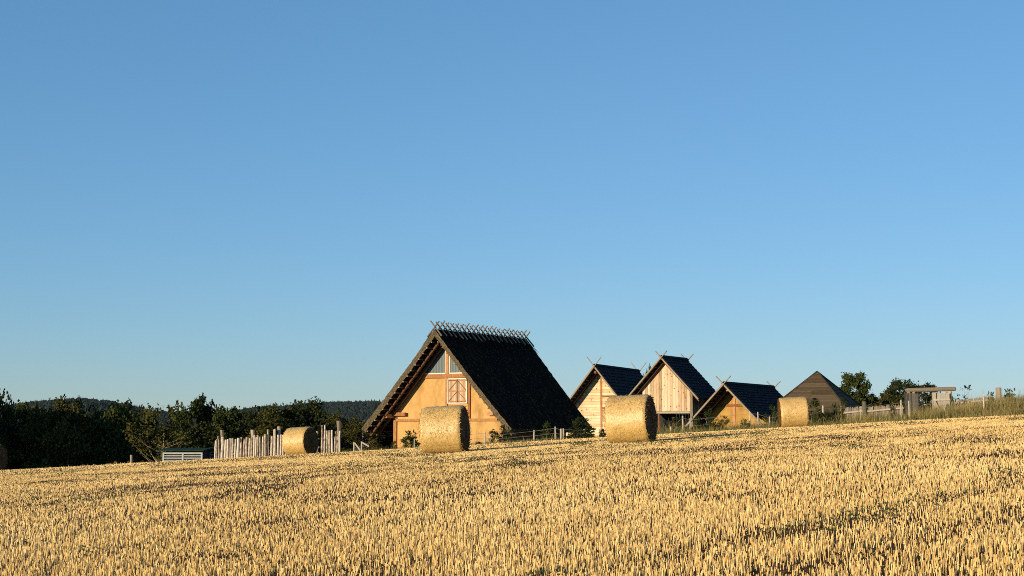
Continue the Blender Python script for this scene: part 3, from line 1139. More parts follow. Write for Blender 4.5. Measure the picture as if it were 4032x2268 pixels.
# ------------------------------------------------------------------ shingled buildings
def shingle_roof(t, W, slope, Zr, L, rows, sw=.24, rag=.03, th=.05):
    """Courses of separate shingles on a thin board deck, both slopes."""
    mb = MB()
    n_ = math.sqrt(1 + slope * slope)
    for side in (-1, 1):
        dn = Vector((side, 0, -slope)) / n_
        nr = Vector((side * slope, 0, 1)) / n_
        SL = W * n_
        o = Vector((0, 0, Zr))
        a, b_ = o - nr * .09, o + dn * SL - nr * .09
        mb.hexa([a, a + dn * SL, a + dn * SL + Vector((0, L, 0)), a + Vector((0, L, 0)),
                 a + nr * .06, a + dn * SL + nr * .06, a + dn * SL + nr * .06 + Vector((0, L, 0)), a + nr * .06 + Vector((0, L, 0))] if side > 0 else
                [a + dn * SL, a, a + Vector((0, L, 0)), a + dn * SL + Vector((0, L, 0)),
                 a + dn * SL + nr * .06, a + nr * .06, a + nr * .06 + Vector((0, L, 0)), a + dn * SL + nr * .06 + Vector((0, L, 0))], 0, .3)
        cl = SL / rows
        for i in range(rows):
            y = -.03 - random.random() * sw
            while y < L + .03:
                w_ = sw * random.uniform(.7, 1.3)
                y0, y1 = max(y, -.03), min(y + w_ - .006, L + .03)
                y += w_
                if y1 - y0 < .03:
                    continue
                s0, s1 = i * cl - .02, (i + 1) * cl + random.uniform(.0, rag) + (.05 if i == rows - 1 else 0)
                p, q = o + dn * s0 + nr * .0, o + dn * s1 + nr * (.045 + random.uniform(0, .012))
                A, B = Vector((0, y0, 0)), Vector((0, y1, 0))
                tt = nr * -.028
                ring = [p + A + tt, q + A + tt, q + B + tt, p + B + tt, p + A, q + A, q + B, p + B]
                if side < 0:
                    ring = [ring[1], ring[0], ring[3], ring[2], ring[5], ring[4], ring[7], ring[6]]
                mb.hexa(ring)
    # ridge boards
    mb.beam((-.09, -.04, Zr + .03), (-.09, L + .04, Zr + .03), .2, .03, up=(-slope, 0, 1))
    mb.beam((.09, -.045, Zr + .035), (.09, L + .045, Zr + .035), .2, .03, up=(slope, 0, 1))
    return mb.build('roof', M['shingle'], t)


def barge_poles(t, W, slope, Zr, L, up_f, up_b, ext, mname='grey_wood', w=.10, h=.17, fw=.06):
    """Verge boards that run past the ridge and cross as finials."""
    n_ = math.sqrt(1 + slope * slope)
    for yy, up in ((-.09, up_f), (L + .09, up_b)):
        for side in (-1, 1):
            d = Vector((side, 0, -slope)) / n_
            nr = Vector((side * slope, 0, 1)) / n_
            y = yy + (side * .052 * (1 if yy < 0 else -1))
            o = Vector((0, y, Zr)) - nr * .07
            b = MB()
            SL = W * n_ + ext
            pts = [o - d * up, o, o + d * SL]
            k = len(b.v)
            b.beam(pts[0], pts[1], fw, fw * 1.3, up=(0, 1, 0), r=.5)
            b.beam(pts[1] - d * .02, pts[2], w, h, up=(0, 1, 0), r=.5)
            b.build('barge_board', M[mname], t)


def soffit(t, W, slope, Zr, oh, L, n, mname='dark_timber'):
    n_ = math.sqrt(1 + slope * slope)
    for side in (-1, 1):
        for k in range(n):
            s = (k + .5) / n * W
            x = side * s
            z = Zr - s * slope - .135 * n_
            b = MB()
            b.pole([(x, -.02, z), (x, L + .02, z)], [.04, .04], 6)
            b.build('purlin', M[mname], t)
        for yy in (oh * .55, oh - .12):
            b = MB()
            b.beam((side * .05, yy, Zr - .05 * slope - .24 * n_), (side * (W - .1), yy, Zr - (W - .1) * slope - .24 * n_), .1, .12, up=(0, 1, 0))
            b.build('rafter', M[mname], t)


def gable_rows(mb, hw, z0, Zr, slope, y0, y1, rows, drop, mi=0):
    """Horizontal planks clipped by the roof slope."""
    z = z0
    while z < Zr - drop - .08:
        h = rows * random.uniform(.85, 1.15)
        z1 = min(z + h - .012, Zr - drop - .02)
        xa = min(hw, (Zr - drop - z) / slope)
        xb = min(hw, (Zr - drop - z1) / slope)
        d = random.uniform(0, .02)
        mb.prism([(-xa, z), (xa, z), (max(xb, .01), z1), (-max(xb, .01), z1)], y0 - d, y1, mi)
        z += h


def log_cabin():
    Zr, W, slope, L, oh, hw = 5.68, 3.75, 1.25, 11.0, 1.24, 2.93
    K = 1.15
    ap = at(2341, 1438, 104.8 * K)
    t = empty('log_cabin', Vector((ap.x, ap.y, ap.z - Zr * K)), R(-23), 'cabin of pale horizontal planks under a steep dark shingle roof', 'house')
    t.scale = (K, K, K)
    shingle_roof(t, W, slope, Zr, L, 18)
    barge_poles(t, W, slope, Zr, L, .86, .95, .1, fw=.05)
    soffit(t, W, slope, Zr, oh, L, 18)
    b = MB()
    gable_rows(b, hw, -.6, Zr, slope, oh, oh + .14, .22, .30)
    b.build('gable_wall', M['plank'], t)
    b = MB()
    gable_rows(b, hw, -.6, Zr, slope, L - 1.2, L - 1.06, .22, .30)
    b.build('gable_wall', M['plank'], t)
    for side in (-1, 1):
        b = MB()
        x0, x1 = sorted((side * (hw - .16), side * hw))
        z = -.6
        while z < Zr - hw * slope - .35:
            b.box(x0, x1, oh + .145, L - 1.21, z, z + .21)
            z += .222
        b.build('side_wall', M['plank'], t)
    b = MB()
    b.box(.03, .17, oh - .05, oh - .002, -.6, Zr - .62)
    b.build('post', M['timber'], t)
    for zz in (2.42, 3.32):
        b = MB()
        xe = min(hw, (Zr - .3 - zz) / slope)
        b.box(.172, xe, oh - .035, oh - .022, zz - .06, zz + .06)
        b.build('wall_rail', M['timber'], t)
    b = MB()
    for k in range(4):
        b.box(.20 + k * .22, .20 + k * .22 + .21, oh - .04, oh - .024, 1.36, 2.34)
    d = b.build('door', M['hatch'], t)
    b = MB()
    b.beam((.26, oh - .05, 2.25), (1.0, oh - .05, 1.45), .02, .07, up=(0, 1, 0))
    b.build('brace', M['timber'], d)
    b = MB()
    b.box(-.09, .09, .1, oh, Zr - .62, Zr - .44)
    b.build('ridge_beam', M['timber'], t)


def granary():
    Zr, W, slope, L, oh, hw = 5.40, 2.78, 1.06, 4.6, .72, 1.85
    ap = at(2605, 1404, 98)
    t = empty('stilt_granary', Vector((ap.x, ap.y, ap.z - Zr)), R(-30), 'granary raised on posts with vertical pale planks and a dark shingle roof', 'granary')
    shingle_roof(t, W, slope, Zr, L, 14, sw=.3, rag=.07)
    barge_poles(t, W, slope, Zr, L, .62, .62, .12, fw=.065)
    soffit(t, W, slope, Zr, oh, L, 8)
    zf = 1.5

    def planks(y0, y1, xa, xb, n):
        b = MB()
        for k in range(n):
            x0, x1 = xa + (xb - xa) * k / n + .006, xa + (xb - xa) * (k + 1) / n - .006
            top0 = Zr - .22 - abs(x0) * slope
            top1 = Zr - .22 - abs(x1) * slope
            d = random.uniform(0, .03)
            zb = zf + .02 - random.uniform(0, .02)
            b.prism([(x0, zb), (x1, zb), (x1, top1), (x0, top0)], y0 - d, y1)
        return b
    planks(oh, oh + .05, -hw, hw, 17).build('gable_wall', M['vplank'], t)
    planks(L - .7, L - .65, -hw, hw, 17).build('gable_wall', M['vplank'], t)
    for side in (-1, 1):
        b = MB()
        n = 12
        for k in range(n):
            y0 = oh + .06 + (L - .72 - oh - .06) * k / n
            y1 = oh + .06 + (L - .72 - oh - .06) * (k + 1) / n - .012
            x0, x1 = sorted((side * (hw - .10), side * (hw - .05)))
            b.box(x0, x1, y0, y1, zf, Zr - hw * slope - .2)
        b.build('side_wall', M['vplank'], t)
    b = MB()
    b.box(-hw + .03, hw - .03, oh - .02, L - .62, zf - .16, zf - .01)
    b.build('floor', M['grey_wood'], t)
    for x in (-hw + .02, hw + .02):
        for y in (oh + .03, L - .75):
            b = MB()
            s_ = 1 if x > 0 else -1
            b.box(x - .10 + s_ * .09, x + .10 + s_ * .09, y - .08, y + .12, -.7, 3.05 if x > 0 else zf - .17)
            b.build('post', M['grey_wood' if x > 0 else 'timber'], t)
    for x in (-.1,):
        b = MB()
        b.box(x - .1, x + .1, 2.2, 2.4, -.7, zf - .17)
        b.build('post', M['dark_timber'], t)
    # low shingled lean-to under the floor
    b = MB()
    for k in range(7):
        b.beam((-1.3, 3.2 + k * .09, .95 - k * .15 - .2), (1.2, 3.2 + k * .09, .95 - k * .15 - .2), .18, .03, up=(0, -.5, 1))
    b.box(-1.3, 1.2, 3.95, 4.0, -.7, .7)
    b.build('lean_to', M['shingle'], t)
    b = MB()
    for k in range(16):
        x0 = -hw + 2 * hw * k / 16
        b.box(x0 + .01, x0 + 2 * hw / 16 - .01, L - .95, L - .91, -.7, zf - .17)
    for k in range(12):
        y0 = oh + 1.0 + (L - 1.96 - oh) * k / 12
        b.box(hw - .07, hw - .03, y0, y0 + (L - 1.96 - oh) / 12 - .01, -.7, zf - .17)
    b.build('lower_wall', M['dark_void'], t)
    # eave brackets on the sunny corner
    b = MB()
    b.beam((hw + .12, oh - .25, Zr - (hw + .12) * slope - .36), (W - .15, oh - .25, Zr - (W - .15) * slope - .36), .1, .2, up=(0, 1, 0))
    b.build('eave_bracket', M['timber'], t)


def daub_house():
    Zr, W, slope, L, oh, hw = 3.30, 2.15, 1.03, 10.0, 1.8, 2.05
    ap = at(2850, 1508, 93)
    t = empty('daub_house', Vector((ap.x, ap.y, ap.z - Zr)), R(-30), 'low ochre clay house with timber cross and crossed roof finials', 'house')
    shingle_roof(t, W, slope, Zr, L, 12, sw=.28, rag=.05)
    barge_poles(t, W, slope, Zr, L, .72, .66, .95, w=.11, h=.15, fw=.06)
    soffit(t, W, slope, Zr, oh, L, 9)
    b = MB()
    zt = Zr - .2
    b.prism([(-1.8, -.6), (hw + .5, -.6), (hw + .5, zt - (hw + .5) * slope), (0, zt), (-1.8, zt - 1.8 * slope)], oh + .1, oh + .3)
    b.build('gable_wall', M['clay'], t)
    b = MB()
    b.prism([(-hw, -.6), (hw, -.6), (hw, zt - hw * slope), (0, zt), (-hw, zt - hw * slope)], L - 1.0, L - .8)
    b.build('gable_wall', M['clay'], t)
    b = MB()
    b.box(-.10, .10, oh + .04, oh + .11, -.6, 2.9)
    b.build('post', M['timber'], t)
    b = MB()
    b.box(-1.25, 1.25, oh + .03, oh + .112, 1.72, 1.90)
    b.build('tie_beam', M['timber'], t)
    b = MB()
    b.box(1.72, 1.80, oh + .05, oh + .11, -.6, 1.05)
    b.build('post', M['timber'], t)
    b = MB()
    b.pole([(0, .55, Zr - .42), (0, L - .5, Zr - .42)], [.13, .13], 10)
    b.build('ridge_beam', M['timber'], t)
    b = MB()
    b.box(2.02, 2.24, oh - .3, oh - .1, .25, .55)
    b.build('wall_plate', M['dark_timber'], t)
    for side in (-1, 1):
        b = MB()
        n = 42
        for k in range(n):
            y = oh + .4 + (L - oh - 1.4) * k / n
            b.pole([(side * 1.95, y, -.6), (side * 1.95, y, Zr - 1.95 * slope - .25)], [.05, .045], 5)
        b.build('side_wall', M['dark_grey_wood'], t)


def pyramid_barn():
    H, S = 4.7, 9.1
    ap = at(3217, 1465, 124)
    t = empty('pyramid_barn', Vector((ap.x, ap.y, ap.z - H)), R(-28), 'brown barn whose weathered board roof slopes down like a pyramid', 'barn')
    h = S / 2
    for q, nm in enumerate(range(4)):
        b = MB()
        rows = 32
        for k in range(rows):
            u0, u1 = k / rows, (k + 1) / rows
            z0, z1 = .25 + (H - .25) * u0 - .03, .25 + (H - .25) * u1
            a0, a1 = h * (1 - u0) + .02, max(h * (1 - u1), .02)
            nseg = max(1, int(a0 * 2 / 1.8))
            for j in range(nseg):
                f0, f1 = -1 + 2 * j / nseg, -1 + 2 * (j + 1) / nseg
                o = random.uniform(.02, .05)
                pts = [(a0 * f0, -a0 - o, z0), (a0 * f1 - .01, -a0 - o, z0), (a1 * f1 - .01, -a1, z1), (a1 * f0, -a1, z1)]
                low = [(x, y + .06, z - .04) for x, y, z in pts]
                ring = low + pts
                c, s = math.cos(q * math.pi / 2), math.sin(q * math.pi / 2)
                ring = [(x * c - y * s, x * s + y * c, z) for x, y, z in ring]
                b.hexa(ring)
        b.build('roof_slope', M['brown_board'], t)
    b = MB()
    for sx in (-1, 1):
        for sy in (-1, 1):
            b.beam((sx * (h + .06), sy * (h + .06), .24), (0, 0, H + .08), .16, .06)
    b.build('hip_board', M['brown_board'], t)
    b = MB()
    b.box(-h + .25, h - .25, -h + .25, h - .25, -1.2, .3)
    b.build('wall', M['brown_board'], t)


log_cabin()
granary()
daub_house()
pyramid_barn()

# ------------------------------------------------------------------ log palisade, shed, small things by the field edge
PY = 79.0


def palisade():
    g0 = ground_at(845, PY)
    t = empty('log_palisade', g0, 0, 'palisade of upright peeled pale logs of uneven height beside the straw bale', 'fence')
    z6 = lambda zx: 600 + zx / 2.995
    y6 = lambda zy: 1540 + zy / 2.995
    # (left, right, top) of each stake, read off the photo
    st = [(733, 756, 582), (756, 776, 568), (776, 803, 570), (808, 845, 540), (846, 873, 572), (877, 905, 567), (910, 935, 558), (938, 963, 556), (965, 990, 566),
          (993, 1029, 552), (1031, 1062, 541), (1066, 1095, 562), (1101, 1128, 541), (1130, 1156, 556), (1160, 1186, 545), (1190, 1213, 520), (1213, 1235, 541), (1238, 1256, 516),
          (1262, 1287, 538), (1293, 1319, 536), (1319, 1355, 507), (1359, 1382, 452), (1393, 1422, 533), (1429, 1463, 450), (1471, 1502, 514), (1505, 1530, 512),
          (1534, 1560, 520), (1566, 1590, 500), (1600, 1630, 512), (1640, 1666, 495), (1676, 1700, 505), (1712, 1740, 490), (1750, 1776, 498), (1786, 1812, 480), (1822, 1850, 492), (1862, 1888, 478), (1898, 1925, 488), (1936, 1962, 470),
          (1990, 2016, 402), (2020, 2044, 400), (2052, 2078, 466), (2080, 2106, 462), (2110, 2136, 458), (2142, 2166, 472), (2170, 2194, 468), (2197, 2222, 470)]
    for (l, r_, tp) in st:
        px = z6((l + r_) / 2)
        rad = (r_ - l) / 2.995 / F * PY / 2 * .92
        g = ground_at(px, PY + random.uniform(-.06, .06))
        top = at(px, y6(tp), g.y).z
        b = MB()
        lean = random.uniform(-.04, .04)
        p = g - g0
        zt = top - g0.z
        b.pole([(p.x, p.y, p.z - .3), (p.x + lean * .3, p.y, p.z + (zt - p.z) * .35), (p.x + lean * .6 + random.uniform(-.015, .015), p.y, p.z + (zt - p.z) * .7), (p.x + lean, p.y, zt - .02), (p.x + lean, p.y, zt)],
               [rad * 1.05, rad, rad * .97, rad * .9, rad * .75], 9, wob=.07)
        b.build('stake', M['log'], t)
    for (l, r_, tp) in ((798, 842, 458), (1158, 1206, 456), (1472, 1514, 416), (2168, 2222, 350), (766, 784, 530)):
        px = z6((l + r_) / 2)
        rad = (r_ - l) / 2.995 / F * (PY + .35) / 2
        g = ground_at(px, PY + .35)
        top = at(px, y6(tp), g.y).z
        p = g - g0
        zt = top - g0.z
        b = MB()
        b.pole([(p.x, p.y, p.z - .3), (p.x + .03, p.y, zt - .4), (p.x, p.y, zt - .05), (p.x, p.y, zt)], [rad * .95, rad * .85, rad * 1.02, rad * .9], 9, wob=.08)
        b.build('tall_post', M['grey_wood'], t)
    for hz_ in (.45, .95):
        b = MB()
        a, c = ground_at(850, PY + .22) - g0, ground_at(1335, PY + .22) - g0
        b.pole([a + Vector((0, 0, hz_)), (a + c) / 2 + Vector((0, 0, hz_ + .05)), c + Vector((0, 0, hz_))], [.05, .055, .05], 7)
        b.build('rail', M['grey_wood'], t)


palisade()


def slatted_shed(px0, px1, top, bot, y, label):
    a, c = at(px0, bot, y), at(px1, bot, y)
    h = at(px0, top, y).z - a.z
    w = c.x - a.x
    t = empty('slatted_shed', Vector((a.x, a.y, a.z)), 0, label, 'shed', 'slatted sheds in the shade')
    b = MB()
    b.hexa([(-.25, -.25, h - .12), (w + .12, -.25, h - .12), (w + .12, 2.2, h - .02), (-.25, 2.2, h - .02), (-.25, -.25, h - .06), (w + .12, -.25, h - .06), (w + .12, 2.2, h + .04), (-.25, 2.2, h + .04)])
    b.build('roof', M['green_paint'], t)
    b = MB()
    b.box(.02, w - .02, .10, 2.0, -1.0, h - .16)
    b.build('body', M['dark_void'], t)
    hh = h - .2
    b = MB()
    for x in (0, w / 2 - .03, w - .09):
        b.box(x, x + .09, -.02, .09, -1.0, hh)
    b.box(.092, w / 2 - .032, -.015, .085, hh - .08, hh)
    b.box(w / 2 + .062, w - .092, -.015, .085, hh - .08, hh)
    b.build('frame', M['pale_metal'], t)
    b = MB()
    n = 5
    for k in range(n):
        z = -.25 + (hh - .10 + .25) * k / n
        for (xa, xb_) in ((.092, w / 2 - .032), (w / 2 + .062, w - .092)):
            b.box(xa, xb_, .0, .06, z, z + .035)
    b.box(.092, w / 2 - .032, -.005, .07, -.75, -.42)
    b.box(w / 2 + .062, w - .092, -.005, .07, -.75, -.42)
    b.build('slats', M['pale_metal'], t)


slatted_shed(640, 797, 1768, 1803, 80.5, 'shed with two pale slatted panels and green roof beside the palisade')
slatted_shed(822, 868, 1764, 1800, 82.5, 'small dark slatted shed squeezed between the green roofed shed and the palisade')


def lump(name, px, y, w, d, h, material, label, cat, seed):
    g = ground_at(px, y)
    n, m_ = 40, 16
    V, Fc = [], []
    for i in range(n + 1):
        for j in range(m_ + 1):
            u, v = i / n * 2 - 1, j / m_ * 2 - 1
            q = max(0, 1 - abs(u) ** 3) * max(0, 1 - v * v)
            V.append((u * w / 2, v * d / 2, h * q * (.8 + .35 * mnoise.noise((u * 5, v * 5, seed))) - .25))
    for i in range(n):
        for j in range(m_):
            a = i * (m_ + 1) + j
            Fc.append((a, a + m_ + 1, a + m_ + 2, a + 1))
    b = MB()
    b.add(V, Fc, 0, .5)
    o = b.build(name, material)
    o.location = g
    return tag(o, label, cat)


lump('earth_mound', 455, 79, 2.1, 1.6, .85, M['straw_end_shade'], 'low brown mound in deep shade beyond the field edge', 'mound', 3)


def single_post(name, px, y, top, rad, material, label, cat='post', group=None, lean=0):
    g = ground_at(px, y)
    h = at(px, top, y).z - g.z
    b = MB()
    b.pole([(0, 0, -.3), (lean * .5, 0, h * .5), (lean, 0, h - .02), (lean, 0, h)], [rad, rad, rad * .95, rad * .8], 8, wob=.06)
    o = b.build(name, material)
    o.location = g
    return tag(o, label, cat, group)


single_post('wooden_post', 522, 77.2, 1791, .075, M['grey_wood'], 'short grey stump post standing in shade near the brown mound', lean=-.03)
single_post('wooden_post', 3937, 92, 1526, .21, M['grey_wood'], 'thick round grey post rising from the grassy bank')


def braced_fence():
    g0 = ground_at(1395, 78)
    t = empty('braced_fence', g0, 0, 'two short white posts with slanting braces between palisade and big house', 'fence')
    for px, dx in ((1395, 1), (1425, 1)):
        p = ground_at(px, 78) - g0
        b = MB()
        b.pole([(p.x, p.y, -.3 + p.z), (p.x, p.y, p.z + .62)], [.045, .045], 7)
        b.build('post', M['white_post'], t)
        b = MB()
        b.beam((p.x + .04, p.y - .08, p.z + .56), (p.x + .42, p.y - .08, p.z + (.06 if px < 1400 else .34)), .05, .08)
        b.build('brace', M['white_post'], t)


braced_fence()


def wire_fence(posts, y, label, wires):
    """posts: (px, top row, radius, depth offset)"""
    g0 = ground_at(posts[0][0], y)
    t = empty('wire_fence', g0, 0, label, 'fence', 'wire fences along the field edge')
    tops = []
    for px, tp, rad, dy in posts:
        g = ground_at(px, y + dy)
        h = at(px, tp, y + dy).z - g.z
        p = g - g0
        ln = random.uniform(-.02, .02)
        b = MB()
        b.pole([(p.x, p.y, p.z - .3), (p.x + ln * .5, p.y, p.z + h * .5), (p.x + ln, p.y, p.z + h - .03), (p.x + ln, p.y, p.z + h)], [rad * .8, rad * .8, rad * .78, rad * .6], 8, wob=.05)
        b.build('post', M['white_post'], t)
        tops.append((p, h))
    for hf in wires:
        b = MB()
        for (p, h), (q, k) in zip(tops[:-1], tops[1:]):
            b.pole([p + Vector((0, -.06, hf * h)), q + Vector((0, -.06, hf * k))], [.006, .006], 4)
        b.build('wire', M['wire'], t)


wire_fence([(1632, 1727, .05, 0), (1660, 1722, .045, .2), (1910, 1700, .05, .4), (1931, 1712, .03, .4), (2102, 1693, .055, .6), (2187, 1680, .055, .3), (2209, 1688, .08, .2), (2219, 1687, .06, .2), (2300, 1690, .05, .3)], 79,
           'thin wire fence on pale posts in front of the big thatched house', (.25, .55, .9))
wire_fence([(2640, 1680, .05, 0), (2689, 1637, .06, 0), (2718, 1646, .05, 0), (2953, 1620, .045, .3), (2986, 1622, .055, 0), (3030, 1640, .05, 0), (3241, 1597, .06, 0), (3390, 1600, .045, .5), (3550, 1575, .07, 0), (3582, 1578, .05, 0), (3720, 1590, .05, 0), (3877, 1552, .06, 0), (4050, 1560, .06, 0)], 79.5,
           'wire fence on pale posts through the tall grass from granary to bank', (.5, .88))


# ------------------------------------------------------------------ picket fence and plank gate on the rise
def picket(label, runs, y, dark_post=None):
    g0 = ground_at(runs[0][0], y)
    t = empty('picket_fence', g0, 0, label, 'fence', 'picket fences on the rise')
    for (pa, pb, ta, tb, ra, rb, step) in runs:
        n = int((pb - pa) / step)
        for k in range(n + 1):
            px = pa + (pb - pa) * k / n
            tp = ta + (tb - ta) * k / n + random.uniform(-2.5, 2.5)
            g = ground_at(px, y)
            p = g - g0
            h = at(px, tp, y).z - g.z
            b = MB()
            w = .055 * random.uniform(.8, 1.2)
            ln = random.uniform(-.03, .03)
            b.prism([(p.x - w, p.z - .2), (p.x + w, p.z - .2), (p.x + w + ln, p.z + h - .08), (p.x + ln + w * .3, p.z + h), (p.x + ln - w * .4, p.z + h), (p.x - w + ln, p.z + h - .08)], p.y + .02, p.y + .05)
            b.build('picket', M['grey_wood'], t)
        a, c = at(pa, ra, y) - g0, at(pb, rb, y) - g0
        b = MB()
        b.beam((a.x, a.y - .06, a.z), (c.x, c.y - .06, c.z), .08, .11)
        b.build('rail', M['white_post'], t)
    for px, tp, rad, mname in dark_post or ():
        g = ground_at(px, y + .15)
        h = at(px, tp, y + .15).z - g.z
        p = g - g0
        b = MB()
        b.pole([(p.x, p.y - .25, p.z - .3), (p.x, p.y - .25, p.z + h)], [rad, rad * .95], 9, wob=.06)
        b.build('post', M[mname], t)


picket('grey picket fence with a pale rail climbing from the barn to the gate', [(3312, 3400, 1606, 1600, 1627, 1618, 6.3), (3412, 3556, 1602, 1593, 1620, 1606, 6.6)], 98, [(3402, 1581, .15, 'dark_grey_wood'), (3310, 1600, .07, 'grey_wood')])
picket('short grey picket fence climbing from the gate to the grassy bank', [(3760, 3890, 1578, 1561, 1588, 1575, 6.8)], 97)


def plank_gate():
    y = 98
    g0 = ground_at(3650, y)
    t = empty('plank_gate', g0, 0, 'rustic double plank gate standing open under a heavy log lintel', 'gate')
    L_ = lambda px, py, dy=0: at(px, py, y + dy) - g0
    b = MB()
    a, c = L_(3566, 1537), L_(3763, 1531)
    b.pole([a, a + (c - a) * .03, a + (c - a) * .35, a + (c - a) * .7, c - (c - a) * .02, c], [.10, .145, .15, .155, .15, .11], 10, wob=.05)
    b.build('lintel', M['grey_wood'], t)
    for px, rad, mname in ((3745, .16, 'grey_wood'), (3582, .13, 'grey_wood'), (3602, .10, 'grey_wood'), (3731, .07, 'log')):
        g = ground_at(px, y) - g0
        tp = L_(px, 1541)
        b = MB()
        b.pole([(g.x, 0, g.z - .3), (g.x, 0, (g.z + tp.z) / 2), (g.x, 0, tp.z)], [rad, rad * .97, rad * .95], 9, wob=.06)
        b.build('post', M[mname], t)

    def leaf(p0, p1, tp, n, material, dy, yaw):
        a, c = L_(p0, tp), L_(p1, tp)
        b = MB()
        zb = ground_at((p0 + p1) / 2, y).z - g0.z + .08
        for k in range(n):
            x0, x1 = a.x + (c.x - a.x) * k / n + .008, a.x + (c.x - a.x) * (k + 1) / n - .008
            f0 = k / n
            d = dy + yaw * f0
            b.box(x0, x1, d, d + .035, zb, a.z + random.uniform(-.05, .02))
        o = b.build('gate_leaf', material, t)
        return o, a, c, zb
    o, a, c, zb = leaf(3554, 3607, 1548, 9, M['dark_grey_wood'], -.45, -.1)
    o, a, c, zb = leaf(3664, 3732, 1546, 9, M['white_post'], -.28, -.1)
    b = MB()
    z1 = L_(3700, 1575).z
    b.beam((a.x, -.47, z1), (c.x, -.47, z1 + .02), .06, .13)
    b.beam((a.x + .12, -.48, z1 - .1), (c.x - .45, -.48, zb + .1), .06, .12)
    b.box(a.x, a.x + .25, -.45, -.40, zb, a.z)
    b.build('brace', M['white_post'], o)


plank_gate()

# ------------------------------------------------------------------ shrubs along the field edge
SG = 'shrubs along the field edge'
for key, px, y, top, w, lab in (
        ('shrub', 1618, 80, 1692, 76, 'dark green bush in front of the clay gable, beside the near straw bale'),
        ('upright', 1553, 80, 1738, 26, 'small weedy bush at the foot of the gable corner post'),
        ('bramble', 1885, 79.5, 1742, 46, 'low leafy weeds right beside the bale at the thatched house'),
        ('upright', 1937, 80, 1692, 28, 'slender leafy plant in front of the corner post of the clay gable'),
        ('shrub', 1983, 81, 1672, 80, 'rounded bush under the low thatched eave'),
        ('upright', 2150, 80, 1660, 46, 'upright leafy bush between two pale fence posts before the thatched roof'),
        ('conifer', 2287, 81, 1640, 80, 'dark needle-leaved bush before the low corner of the thatched roof'),
        ('bramble', 2270, 78.5, 1692, 90, 'low bramble in front of the pale plank wall base'),
        ('upright', 2330, 79, 1680, 36, 'thin weedy stalks before the cabin wall corner'),
        ('bramble', 2372, 79, 1688, 46, 'leafy bramble tucked behind the big straw bale'),
        ('bramble', 2665, 83, 1642, 66, 'dark bramble in the shade under the stilt granary'),
        ('shrub', 2740, 80.5, 1640, 50, 'bush between granary post and the clay house'),
        ('upright', 2790, 80, 1612, 34, 'tall thin leafy shoot in front of the dark clay house verge'),
        ('bramble', 2812, 79, 1660, 60, 'low bramble at the foot of the tall leafy shoot'),
        ('twiggy', 2845, 79.5, 1638, 60, 'dry twiggy bush before the clay gable'),
        ('shrub', 2932, 79.5, 1648, 46, 'small scrubby bush in front of the timber cross gable'),
        ('shrub', 3042, 80, 1596, 60, 'tall green bush left of the bale at the barn'),
        ('upright', 3205, 80, 1572, 66, 'tall thistle-like bush right of the bale at the barn'),
        ('shrub', 3290, 80.5, 1588, 80, 'rounded bush beside the start of the picket fence'),
        ('bramble', 3232, 79, 1622, 100, 'low bramble patch before the brown barn'),
        ('upright', 3323, 80.5, 1570, 26, 'lanky leafy stalk before the black barn roof edge'),
        ('bramble', 3520, 81, 1597, 30, 'small leafy bush growing through the picket fence'),
        ('shrub', 3755, 92, 1560, 44, 'dark bush tucked against the gate post'),
        ('sapling', 3806, 90, 1506, 60, 'sparse young sapling against the sky between gate and bank'),
        ('shrub', 3905, 88, 1540, 40, 'small dark bush left of the thick round post'),
        ('shrub', 3985, 86, 1528, 60, 'dark bush on top of the grassy bank')):
    plant(key, 'shrub', px, y, 0, w, lab, 'shrub', SG, top=top)


# ------------------------------------------------------------------ verge grass and weeds
def blades(x, y, h, w, rnd, name, material, lean=.25, head=False):
    n = len(x)
    z = G(x, y) - .02
    az = rng.uniform(0, 6.283, n)
    tl = np.abs(rng.normal(0, lean, n))
    fw = np.stack([np.cos(az), np.sin(az), np.zeros(n)], -1)
    sd_ = np.stack([-np.sin(az), np.cos(az), np.zeros(n)], -1)
    a1 = rng.uniform(0, 6.283, n)
    sd_ = np.stack([np.cos(a1), np.sin(a1), np.zeros(n)], -1)
    p0 = np.stack([x, y, z], -1)
    up = np.array([0, 0, 1.])
    p1 = p0 + (up * .6 + fw * (tl * .25)[:, None]) * h[:, None]
    p2 = p0 + (up * (1 - tl * .2)[:, None] + fw * tl[:, None]) * h[:, None]
    W_ = w[:, None] * .5
    k2 = .9 if head else .15
    V = np.stack([p0 - sd_ * W_, p0 + sd_ * W_, p1 - sd_ * W_ * .8, p1 + sd_ * W_ * .8, p2 - sd_ * W_ * k2, p2 + sd_ * W_ * k2], 1).reshape(-1, 3)
    b = np.arange(n)[:, None] * 6
    f = (b[:, :, None] + np.array([[0, 1, 3, 2], [2, 3, 5, 4]])[None]).reshape(-1, 4)
    return V, f, np.repeat(rnd, 6)


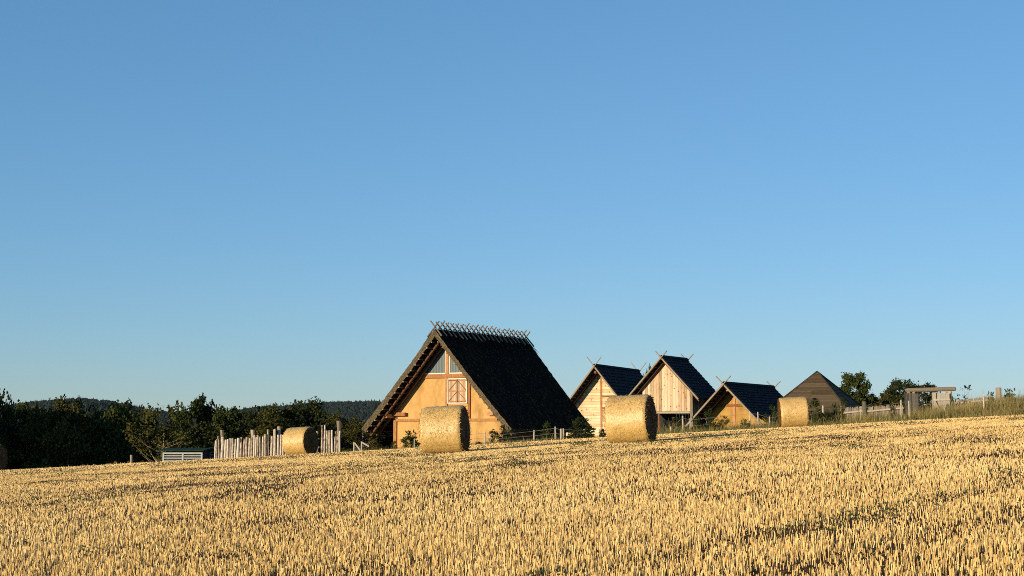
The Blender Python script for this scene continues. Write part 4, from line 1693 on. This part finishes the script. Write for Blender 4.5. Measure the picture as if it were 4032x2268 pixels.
def verge():
    Vs, Fs, Rs, n0 = [], [], [], 0
    spec = ((-1.5, 10, 76.2, 80, 120, .10, .34, .35), (8, 21, 76.0, 82, 240, .18, .55, .45), (18, 34, 76.0, 84, 300, .20, .62, .62), (14, 44, 84, 100, 60, .15, .45, .6), (-34, -1, 76.4, 80, 60, .06, .22, .3), (-12, 14, 80, 92, 40, .08, .3, .4))
    for (x0, x1, y0, y1, dens, h0, h1, dry) in spec:
        n = int((x1 - x0) * (y1 - y0) * dens)
        x, y = rng.uniform(x0, x1, n), rng.uniform(y0, y1, n)
        cl = vnoise(x, y, 1.6, 41)
        k = rng.random(n) < .2 + 1.1 * cl
        x, y, cl = x[k], y[k], cl[k]
        n = len(x)
        front = np.clip((y - y0) / 2.0, .3, 1)
        h = (h0 + (h1 - h0) * rng.random(n) ** 1.6) * (.55 + .9 * vnoise(x, y, 2.3, 42)) * front
        tall = rng.random(n) < .12
        dr = np.where(rng.random(n) < dry + (vnoise(x, y, 2.0, 43) - .5) * .9, rng.uniform(.6, 1, n), rng.uniform(0, .4, n))
        dr = np.where(tall, np.maximum(dr, .7), dr)
        V, f, r_ = blades(x, y, np.where(tall, h * 1.75, h), rng.uniform(.008, .022, n), dr, '', None)
        Vs.append(V); Fs.append(f + n0); Rs.append(r_); n0 += len(V)
    tag(link('verge_grass', big_mesh('verge_grass', np.concatenate(Vs), np.concatenate(Fs), M['grass'], np.concatenate(Rs))), kind='stuff')


verge()


def weeds():
    x, y = field_points(10, 74, 34)
    td = tram(x, y)
    cl = vnoise(x, y, 1.1, 51) * .6 + vnoise(x, y, 4.5, 52) * .4
    k = (rng.random(len(x)) < np.where(td < .45, .5, .0) * np.clip((cl - .42) * 3, 0, 1)) | (cl > .82)
    x, y = x[k], y[k]
    m_ = 7
    xx = np.repeat(x, m_) + rng.normal(0, .05, len(x) * m_)
    yy = np.repeat(y, m_) + rng.normal(0, .05, len(x) * m_)
    zz = G(xx, yy) + rng.uniform(.02, .12, len(xx))
    v, f = leaf_quads(np.stack([xx, yy, zz], -1), rng.uniform(.012, .035, len(xx)), up_bias=.4)
    tag(link('weeds', big_mesh('weeds', v, f, M['weed'], np.repeat(rng.random(len(xx)), 4))), kind='stuff')


weeds()


# ------------------------------------------------------------------ thin evening air
def haze():
    b = MB()
    b.box(-3000, 3000, -200, 2900, -40, 160)
    m = bpy.data.materials.new('thin_air')
    m.use_nodes = True
    nt = m.node_tree
    nt.nodes.clear()
    out = nt.nodes.new('ShaderNodeOutputMaterial')
    pv = nt.nodes.new('ShaderNodeVolumePrincipled')
    pv.inputs['Color'].default_value = (.75, .85, 1, 1)
    pv.inputs['Density'].default_value = .000011
    nt.links.new(pv.outputs[0], out.inputs['Volume'])
    tag(b.build('haze', m), kind='stuff')


haze()
